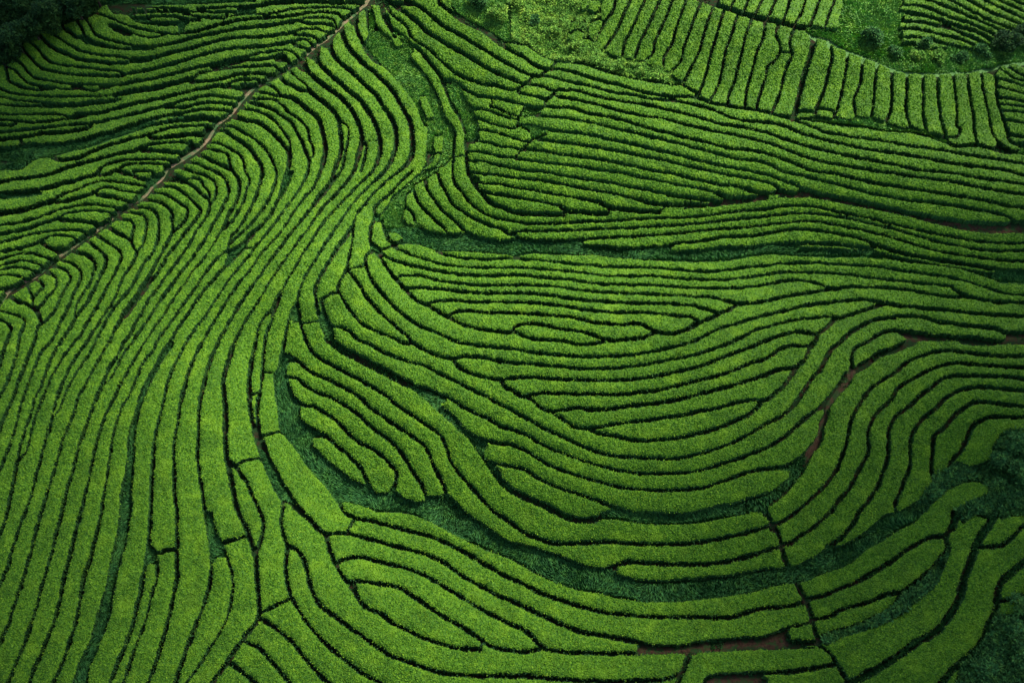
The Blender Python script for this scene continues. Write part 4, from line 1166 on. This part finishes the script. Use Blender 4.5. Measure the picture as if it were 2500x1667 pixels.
tag(blades('undergrowth', np.append(u, u2), np.append(v, v2), 0.22, 0.07, M['grass'], 33, 0.5), kind='stuff')
def leafmass(name, mask, dens, size, hmax, lump, mat, seed):
    u, v = scatter(mask, dens, seed); x, y, z = onto(u, v, 0.0); r = np.random.RandomState(seed+5)
    hh = hmax*np.clip(vnoise(x, y, lump, seed)*0.75+vnoise(x, y, lump*.4, seed+1)*.5-0.25, 0.02, 1)
    pz = z+hh*np.sqrt(r.uniform(0.05, 1, len(x)))
    V = leaf_cards(x, y, pz, size, 1.1, seed); n = len(x)
    return tag(mesh_obj(name, V, np.arange(n*4), np.full(n, 4), [mat]), kind='stuff')
sc = (kind == 3) & inframe
leafmass('scrub', sc & (vv < 420) & (uu > 900), 0.9, 0.24, 1.2, 2.0, M['scrub'], 41)
leafmass('dark_scrub', sc & ((uu < 700) | (vv > 900)), 0.8, 0.30, 1.5, 2.6, M['dark_scrub'], 42)
# ------------------------------------------------------------------ bushes and trees, each a thing with trunk and crown
def crown_pts(rad, hgt, n, seed, blobs=9):
    r = np.random.RandomState(seed); C = []
    for b in range(blobs):
        a = r.uniform(0, 2*math.pi); q = math.sqrt(r.uniform(0, 1))*0.62; zz = r.uniform(0.25, 0.8)
        C.append((math.cos(a)*q*rad*(1.15-zz*.5), math.sin(a)*q*rad*(1.15-zz*.5), zz*hgt, r.uniform(.30, .52)*min(rad, hgt*.8)))
    C.append((0, 0, hgt*.62, .55*min(rad, hgt*.8)))
    C = np.array(C); k = r.randint(0, len(C), n); d = r.normal(0, 1, (n, 3)); d /= np.linalg.norm(d, axis=1)[:, None]
    d[:, 2] = np.where(d[:, 2] < -0.3, -d[:, 2], d[:, 2])
    p = C[k, :3]+d*(C[k, 3]*r.uniform(0.72, 1.08, n))[:, None]
    p[:, 2] = np.maximum(p[:, 2], 0.08*hgt)
    return p, C
def tube(a, b, ra, rb, n=7):
    a = np.array(a, float); b = np.array(b, float); d = b-a; d /= np.linalg.norm(d); e = np.cross(d, (0.3, 0.8, 0.52)); e /= np.linalg.norm(e); f = np.cross(d, e)
    an = np.linspace(0, 2*math.pi, n, endpoint=False); ring = np.cos(an)[:, None]*e+np.sin(an)[:, None]*f
    V = np.vstack([a+ring*ra, b+ring*rb]); F = [(i, (i+1) % n, n+(i+1) % n, n+i) for i in range(n)]
    return V, np.array(F)
def plant(name, u, v, rad, hgt, mat, leaf, dens, lab_, cat, group, seed, blobs=9):
    x, y, z = [float(q) for q in onto(np.array([u]), np.array([v]), 0.0)]
    root = bpy.data.objects.new(name, None); COL.objects.link(root); root.location = (x, y, z); root.empty_display_size = 0.3
    tag(root, lab_, cat, group)
    n = int(dens*rad*(rad+hgt)); p, C = crown_pts(rad, hgt, n, seed, blobs)
    V = leaf_cards(p[:, 0], p[:, 1], p[:, 2], leaf, 1.0, seed); mesh_obj('crown', V, np.arange(n*4), np.full(n, 4), [mat], parent=root)
    tv, tf = tube((0, 0, -0.2), (0, 0, hgt*.55), 0.07*hgt*.5+.04, 0.03*hgt*.4+.02); VV = [tv]; FF = [tf]; b = len(tv)
    for c in C[:5]:
        tv, tf = tube((0, 0, hgt*.3), c[:3], 0.02*hgt+.02, 0.015); VV.append(tv); FF.append(tf+b); b += len(tv)
    F = np.vstack(FF); mesh_obj('trunk', np.vstack(VV), F, np.full(len(F), 4), [M['bark']], parent=root)
    return root
WOODS = [  # base in the plan, radius, height, label
 (18, 168, 1.7, 3.4, 'dark bushy tree standing nearest the left frame edge at the lower end of the woods'),
 (62, 140, 1.9, 4.0, 'dark tree with a rounded crown, second up from the lower end of the woods'),
 (104, 112, 1.8, 4.2, 'dark tree third up along the edge of the woods, above the first hedge ends'),
 (150, 84, 2.0, 4.6, 'tall dark tree midway along the edge of the woods over the hillside'),
 (205, 58, 2.1, 4.4, 'broad dark tree near the upper end of the edge of the woods'),
 (248, 22, 1.8, 4.0, 'dark tree last along the edge of the woods, beside the uppermost hedges'),
 (6, 92, 2.2, 5.2, 'black-green tree in the corner, left end of the second line of the woods'),
 (64, 66, 2.4, 5.6, 'largest black-green tree in the second line of the woods, behind the edge trees'),
 (128, 30, 2.2, 5.4, 'black-green tree in the second line of the woods, right of the largest one'),
 (190, 4, 2.2, 5.2, 'black-green tree at the top border, right end of the second line of the woods'),
 (20, 16, 2.4, 6.0, 'tallest black-green tree hard in the upper left corner of the photo'),
 (84, -12, 2.4, 6.0, 'black-green tree at the top border beside the corner tree of the woods'),
 (292, -18, 1.9, 3.4, 'dark tree behind the uppermost hedges, cut by the top border right of the woods')]
for k, (u, v, r, h, lb) in enumerate(WOODS):
    plant('woodland_tree', u, v, r, h, M['tree'], 0.26, 520, lb, 'tree', 'trees of the woods in the upper left corner', 100+k)
BUSHES = [
 (1172, 20, 1.3, 1.5, 'dark_scrub', 'dark green bush at the top border, above the hedges right of the track'),
 (1216, 48, 1.3, 1.6, 'scrub', 'yellow-green bush at the top border, right of the dark bush'),
 (1262, 26, 1.4, 1.2, 'scrub', 'light green bush at the top border where the weedy bank begins'),
 (1302, 60, 1.1, 0.8, 'dark_scrub', 'low dark bush amid the lime weeds of the bank left of the upright block'),
 (1352, 86, 1.1, 0.9, 'scrub', 'low lime bush on the weedy bank, just left of the small square hedges'),
 (1398, 122, 1.0, 0.8, 'scrub', 'pale bush on the bank below the small square hedges'),
 (1462, 158, 1.0, 0.7, 'scrub', 'rounded bush on the scrub bank, first right of the pale bush'),
 (1512, 172, 1.2, 0.9, 'scrub', 'mid green bush in the middle of three on the scrub bank'),
 (1566, 186, 1.0, 0.7, 'scrub', 'rounded bush near the right end of the scrub bank under the upright block'),
 (2122, 110, 1.7, 1.7, 'dark_scrub', 'big round dark bush alone in the weedy clearing at the upper right'),
 (2250, 128, 0.75, 1.9, 'dark_scrub', 'small upright conical shrub in front of the corner terrace hedges'),
 (2180, 138, 1.2, 0.9, 'dark_scrub', 'low dark bush at the left end of the bank above the pale grass track'),
 (2232, 148, 1.2, 0.9, 'scrub', 'low yellowish bush on the bank, below the conical shrub'),
 (2288, 150, 1.2, 0.9, 'scrub', 'low yellowish bush on the bank, right of the conical shrub'),
 (2340, 148, 1.2, 0.9, 'dark_scrub', 'low dark bush on the bank, between the yellowish bushes and the big clump'),
 (2392, 140, 1.3, 1.2, 'dark_scrub', 'dark bush joining the left side of the big clump near the right border'),
 (2446, 128, 2.1, 2.1, 'tree', 'largest black-green clump at the end of the corner terraces, near the right border'),
 (2492, 104, 1.6, 2.0, 'tree', 'black-green bush cut by the right border beside the largest clump'),
 (2474, 1098, 1.5, 1.7, 'dark_scrub', 'dark leafy bush on the right border, uppermost of the scrub beside the fan of hedges'),
 (2438, 1136, 1.3, 1.4, 'dark_scrub', 'dark leafy bush in the scrub, lower left of the uppermost border bush'),
 (2490, 1168, 1.3, 1.5, 'dark_scrub', 'dark leafy bush cut by the right border in the middle of the scrub'),
 (2420, 1190, 1.0, 0.9, 'dark_scrub', 'small dark bush in the scrub, just above the blunt end of a hedge'),
 (2405, 1640, 1.4, 1.2, 'dark_scrub', 'bluish green bush at the bottom border, left one of the corner bushes'),
 (2490, 1490, 1.2, 1.2, 'dark_scrub', 'bluish green bush on the right border, topmost of the bottom right corner'),
 (2462, 1548, 1.3, 1.2, 'dark_scrub', 'bluish green bush in the bottom right corner, above the lowest two'),
 (2488, 1610, 1.4, 1.3, 'dark_scrub', 'bluish green bush in the bottom right corner, hard in the very corner')]
for k, (u, v, r, h, mt, lb) in enumerate(BUSHES):
    plant('bush', u, v, r, h, M[mt], 0.25, 480, lb, 'bush', 'bushes in the scrub', 200+k, 7)
# ------------------------------------------------------------------ labels
info = {}
for L, o, us, q in hedges:
    u = FU[us]; v = FV[us]; inn = (u > -2) & (u < 2502) & (v > -2) & (v < 1669)
    x = FX[us]; y = FY[us]; P = np.stack([x-x.mean(), y-y.mean()], 1); w_, e_ = np.linalg.eigh(P.T@P/len(P))
    pr = P@e_[:, 1]; ln = pr.max()-pr.min(); area = float((FM[us]**2).sum()*STEP*STEP); wd = area/max(ln, .1)
    thick = math.sqrt(max(w_[0], 0))*3.46
    ok = inn.any()
    info[L] = dict(o=o, ln=ln, wd=wd, bend=thick/max(wd, .1), u=float(np.median(u[inn])) if ok else float(u.mean()), v=float(np.median(v[inn])) if ok else float(v.mean()), seen=int(inn.sum()), area=area,
                   u0=u.min(), u1=u.max(), v0=v.min(), v1=v.max())
# hedges wholly outside the frame are not part of the photographed place
for L in [L for L in info if info[L]['seen'] < 30]:
    ob = info.pop(L)['o']; me = ob.data; bpy.data.objects.remove(ob); bpy.data.meshes.remove(me)
ORD = ['first', 'second', 'third', 'fourth', 'fifth', 'sixth', 'seventh', 'eighth', 'ninth', 'tenth', 'eleventh', 'twelfth', 'thirteenth', 'fourteenth', 'fifteenth', 'sixteenth', 'seventeenth', 'eighteenth', 'nineteenth', 'twentieth']
ORD += ['twenty-'+w for w in ORD[:9]]+['thirtieth']+['thirty-'+w for w in ORD[:9]]
def shape(d):
    a = 'very long' if d['ln'] > 45 else 'long' if d['ln'] > 22 else 'medium-length' if d['ln'] > 9 else 'short' if d['ln'] > 3.5 else 'stubby'
    b = 'strongly bending' if d['bend'] > 3.2 and d['ln'] > 9 else 'curving' if d['bend'] > 1.45 and d['ln'] > 5 else 'straight' if d['ln'] > 5 else ''
    if d['ln'] < 7 and d['ln'] < 2.2*d['wd']: b = 'blocky'
    return (a+' '+b).strip()
TRANS = [
 ([(455, 4), (455, 395)], 'down from the top border to the track'),
 ([(905, 85), (470, 470), (40, 745)], 'along the right side of the track'),
 ([(810, 30), (395, 385), (20, 645)], 'along the left side of the track'),
 ([(250, 55), (250, 560)], 'down the left hillside from the woods'),
 ([(70, 150), (70, 690)], 'down the left border from the woods'),
 ([(890, 40), (1015, 25), (1230, 105)], 'rightward from the top of the track'),
 ([(500, 640), (900, 600)], 'from left across the middle S-bend'),
 ([(0, 1010), (640, 1010)], 'across the lower left slope'),
 ([(0, 1560), (640, 1560)], 'from left along the bottom border'),
 ([(1340, 70), (1500, 100), (1800, 190), (2450, 245)], 'from left across the upright block'),
 ([(1750, 6), (2075, 50)], 'from left above the upright block'),
 ([(2345, 128), (2400, -2)], 'up from the bank, corner terraces'),
 ([(2475, 395), (2475, 160)], 'up the right border'),
 ([(1480, 168), (1440, 530)], 'down from the scrub bank, upper right'),
 ([(2080, 290), (2000, 605)], 'down the slope below upright block'),
 ([(1190, 180), (1200, 445)], 'down the short rows beside the gully'),
 ([(985, 545), (1080, 480), (1250, 430)], 'from left in the fan by the gully'),
 ([(1520, 605), (1480, 800)], 'down from the middle grass strip'),
 ([(1180, 620), (1330, 860), (1480, 1060), (1520, 1330)], 'down the left half of the bowl'),
 ([(1640, 800), (1640, 1390)], 'down the right half of the bowl'),
 ([(2000, 560), (2080, 860)], 'down the right slope below grass strip'),
 ([(1990, 1010), (2420, 1090)], 'rightward from the brown footpath'),
 ([(2015, 1420), (2280, 1630)], 'downhill right of the footpath, bottom'),
 ([(830, 1150), (1140, 830)], 'up from the lower grass strip'),
 ([(620, 880), (760, 1000), (700, 1300), (640, 1500)], 'down the cut rows below the S-bend'),
 ([(930, 1250), (840, 1400), (780, 1660)], 'down from lower grass strip, bottom left'),
 ([(1250, 1340), (1230, 1664)], 'down to the bottom border, bottom centre'),
 ([(1750, 1420), (1780, 1664)], 'down left of the footpath, bottom border')]
def cell(u, v):
    i = int(round((v+MARG)/STEP)); j = int(round((u+MARG)/STEP))
    return lab[min(max(i, 0), NH-1), min(max(j, 0), NW-1)]
done = {}
for pts, phrase in TRANS:
    seq = []
    for (a, b), (c, d) in zip(pts[:-1], pts[1:]):
        n = int(math.hypot(c-a, d-b))
        for t_ in np.linspace(0, 1, n+1):
            L = cell(a+(c-a)*t_, b+(d-b)*t_)
            if L in info and L not in seq: seq.append(L)
    for k, L in enumerate(seq):
        if L in done: continue
        done[L] = '%s tea hedge, %s row %s' % (shape(info[L]), ORD[k], phrase)
# short pieces no count runs through: told by what lies beside them
ODD = [(182, 67, 'stubby tea hedge touching the woods, between two long hedge ends'),
 (324, 56, 'slim tea hedge under a rutted bare patch, below the topmost rows near the woods'),
 (374, 22, 'sliver of tea hedge among the topmost rows, closest to the woods'),
 (403, 47, 'small pointed tea hedge at the lower edge of the topmost group of rows'),
 (516, 36, 'short tea hedge at the right end of the topmost group of rows'),
 (709, 17, 'straight tea hedge running along the top border to the top of the track'),
 (714, 195, 'wedge of tea hedge beside the right edge of the track, upper stretch'),
 (970, 100, 'stubby square tea hedge alone among lime weeds at the top of the gully'),
 (1093, 7, 'straight tea hedge cut by the top border beside the weedy bank'),
 (1397, 64, 'blocky little tea hedge, upper one left of the upright block'),
 (1426, 12, 'tiny blocky tea hedge at the top border, left one of a pair'),
 (1436, 105, 'blocky tea hedge, lowest of the small ones by the weedy bank'),
 (1452, 13, 'small blocky tea hedge at the top border, right one of a pair'),
 (1480, 17, 'short upright tea hedge at the top border, first beside the weedy bank'),
 (1916, 88, 'short upright tea hedge closed by a cross cut, within the upright block'),
 (2247, 46, 'short tea hedge at the left end of the corner terraces, third from their foot'),
 (2259, 105, 'short straight tea hedge lowest of the corner terraces, behind the conical shrub'),
 (18, 297, 'short slim tea hedge cut by the left border, upper of two stubs there'),
 (24, 348, 'short slim tea hedge cut by the left border, above the grass hollow'),
 (222, 212, 'tiny lens of tea hedge alone in a bare patch on the left hillside'),
 (653, 217, 'tiny arc of tea hedge tucked against the left side of the track'),
 (838, 342, 'thin curving sliver of tea hedge between two long rows of the upper S-bend'),
 (1042, 260, 'rough overgrown piece of tea hedge standing in the weeds of the gully'),
 (1059, 398, 'small leaf-shaped tea hedge low in the weedy gully, just above its bend'),
 (1071, 350, 'squarish tea hedge in the weedy gully, below the rough overgrown piece'),
 (1086, 246, 'long slim tea hedge bordering the right side of the weedy gully'),
 (1309, 222, 'short rounded tea hedge between cross cuts, left end of the upper right slope'),
 (2002, 280, 'short tea hedge crouching below the upright block beside a strip of bare soil'),
 (141, 588, 'blunt eye-shaped tea hedge in a loop of rows left of the track'),
 (925, 576, 'short upright tea hedge at the left side of the gully bend'),
 (964, 576, 'tiny oval tea hedge in the grass at the gully bend'),
 (1276, 500, 'tapering tea hedge, lowest of the rows pointing at the middle grass strip'),
 (2, 712, 'scrap of tea hedge at the left border below the lower end of the track'),
 (18, 683, 'short tea hedge at the left border above the lower end of the track'),
 (886, 755, 'long wedge of tea hedge starting from the cross cut below the S-bend'),
 (2285, 641, 'thin tea hedge fringing the lower right edge of the middle grass strip'),
 (24, 841, 'curving tea hedge innermost of the nested arcs at the left border'),
 (2142, 843, 'short thick tea hedge with a rounded end, above the top of the brown footpath'),
 (605, 1239, 'slim tea hedge squeezed between two gaps at the left of the cut rows'),
 (1348, 1207, 'broad leaf-shaped tea hedge closing the bottom left of the bowl'),
 (2450, 1292, 'short rough tea hedge near the right border, just below the scrub'),
 (1004, 1501, 'broad leaf-shaped tea hedge inside the curves at the bottom left of centre'),
 (1960, 1543, 'small squarish tea hedge left of the footpath, beside bare soil'),
 (2475, 1480, 'rough tea hedge on the right border above the bottom right bushes'),
 (2478, 1430, 'rough tea hedge on the right border, below a curving gap'),
 (564, 1654, 'tea hedge cut by the bottom border, left one below the big Y of gaps'),
 (625, 1623, 'tea hedge at the bottom border, right one below the big Y of gaps'),
 (1982, 1654, 'tea hedge cut by the bottom border just left of the footpath'),
 (2328, 1659, 'scrap of tea hedge at the bottom border beside the corner bushes')]
rest = [L for L in info if L not in done]; free = list(ODD)
for L in sorted(rest, key=lambda L: -info[L]['area']):
    d = info[L]
    if not free: break
    b = min(free, key=lambda q: math.hypot(q[0]-d['u'], q[1]-d['v']))
    if math.hypot(b[0]-d['u'], b[1]-d['v']) < 25: done[L] = b[2]; free.remove(b)
for L in rest:
    if L not in done: done[L] = '%s tea hedge about %d tenths across and %d tenths down the photo' % (shape(info[L]), round(info[L]['u']/250), round(info[L]['v']/166.7)); print('UNPLACED', L, info[L]['u'], info[L]['v'])
for L in info:
    if len(done[L].split()) > 16: done[L] = done[L].replace('strongly bending', 'winding').replace('very long', 'long')
for L, d in info.items(): tag(d['o'], done[L], 'hedge', 'clipped tea hedge rows')
print('labels', len(done), 'by place', len(rest), 'distinct', len(set(done[L] for L in info)), 'longest', max(len(done[L].split()) for L in info))
# ------------------------------------------------------------------ unseen cloud shapes, added to shade three corners and the right edge
t = NT('shade_blob_white'); M['added_shade_blob'] = t.fin((0.85, 0.86, 0.88), 1.0, 0.0)
EL, AZ = R_(48), R_(48)                      # sun behind the far hillside, a little to the right
SUN = np.array([math.cos(EL)*math.sin(AZ), math.cos(EL)*math.cos(AZ), math.sin(EL)])
def added_shade_blob(gx_, gy_, rad, alt, seed):
    r = np.random.RandomState(seed); V = []; F = []; b = 0; c0 = np.array([gx_, gy_, 0])+SUN*(alt/SUN[2])
    nu, nv = 20, 12; th, ph = np.meshgrid(np.linspace(0, 2*math.pi, nu, endpoint=False), np.linspace(0.02, math.pi-0.02, nv))
    sph = np.stack([np.cos(th)*np.sin(ph), np.sin(th)*np.sin(ph), np.cos(ph)], -1).reshape(-1, 3)
    for k in range(34):
        a = r.uniform(0, 6.28); q = rad*0.85*math.sqrt((k+.5)/34); a = k*2.4+r.uniform(0, .5); R2 = rad*r.uniform(.28, .48)*(1.15-q/rad*.5)
        p = sph*np.array([R2, R2, R2*.45]); p += c0+np.array([math.cos(a)*q, math.sin(a)*q, r.uniform(-.05, .1)*rad])
        p += (vnoise(p[:, 0], p[:, 1]+p[:, 2], R2*.5, k+seed)[:, None]-.5)*R2*.25
        V.append(p); m = np.arange(nu*nv).reshape(nv, nu)
        F.append(np.stack([m[:-1], np.roll(m, -1, 1)[:-1], np.roll(m, -1, 1)[1:], m[1:]], -1).reshape(-1, 4)+b); b += len(p)
    F = np.vstack(F)
    return tag(mesh_obj('added_shade_blob', np.vstack(V), F, np.full(len(F), 4), [M['added_shade_blob']], smooth=True), kind='structure')
SHADE_BLOBS = [(54, 4, 54, 190, 1), (-80, 92, 54, 190, 2), (-52, -2, 36, 190, 3), (88, 62, 38, 190, 4)]
for c in SHADE_BLOBS: added_shade_blob(*c)
# ------------------------------------------------------------------ light, sky, camera
scene.world = bpy.data.worlds.new('World'); scene.world.use_nodes = True
wt = scene.world.node_tree; bg = wt.nodes['Background']; sk = wt.nodes.new('ShaderNodeTexSky'); sk.sky_type = 'NISHITA'
sk.sun_disc = False; sk.sun_elevation = EL; sk.sun_rotation = AZ; sk.air_density = 1.0; sk.dust_density = 2.0; sk.ozone_density = 1.0
wt.links.new(sk.outputs[0], bg.inputs[0]); bg.inputs[1].default_value = 0.085
sl = bpy.data.lights.new('sun', 'SUN'); sl.energy = 2.9; sl.angle = R_(8); sl.color = (1.0, 0.96, 0.88)
so = bpy.data.objects.new('sun', sl); COL.objects.link(so)
so.rotation_euler = (math.pi/2-EL, 0, math.pi-AZ)
cd = bpy.data.cameras.new('camera'); cam = bpy.data.objects.new('camera', cd); COL.objects.link(cam)
cam.location = (0, 0, CAMZ); cam.rotation_euler = (math.pi/2-PITCH, 0, 0)
cd.sensor_width = 36; cd.lens = 36*FPX/2500; cd.clip_end = 4000
scene.camera = cam
vs = scene.view_settings; vs.view_transform = 'Standard'; vs.look = 'None'; vs.exposure = 0.92; vs.gamma = 1
scene.cycles.max_bounces = 5; scene.cycles.diffuse_bounces = 3
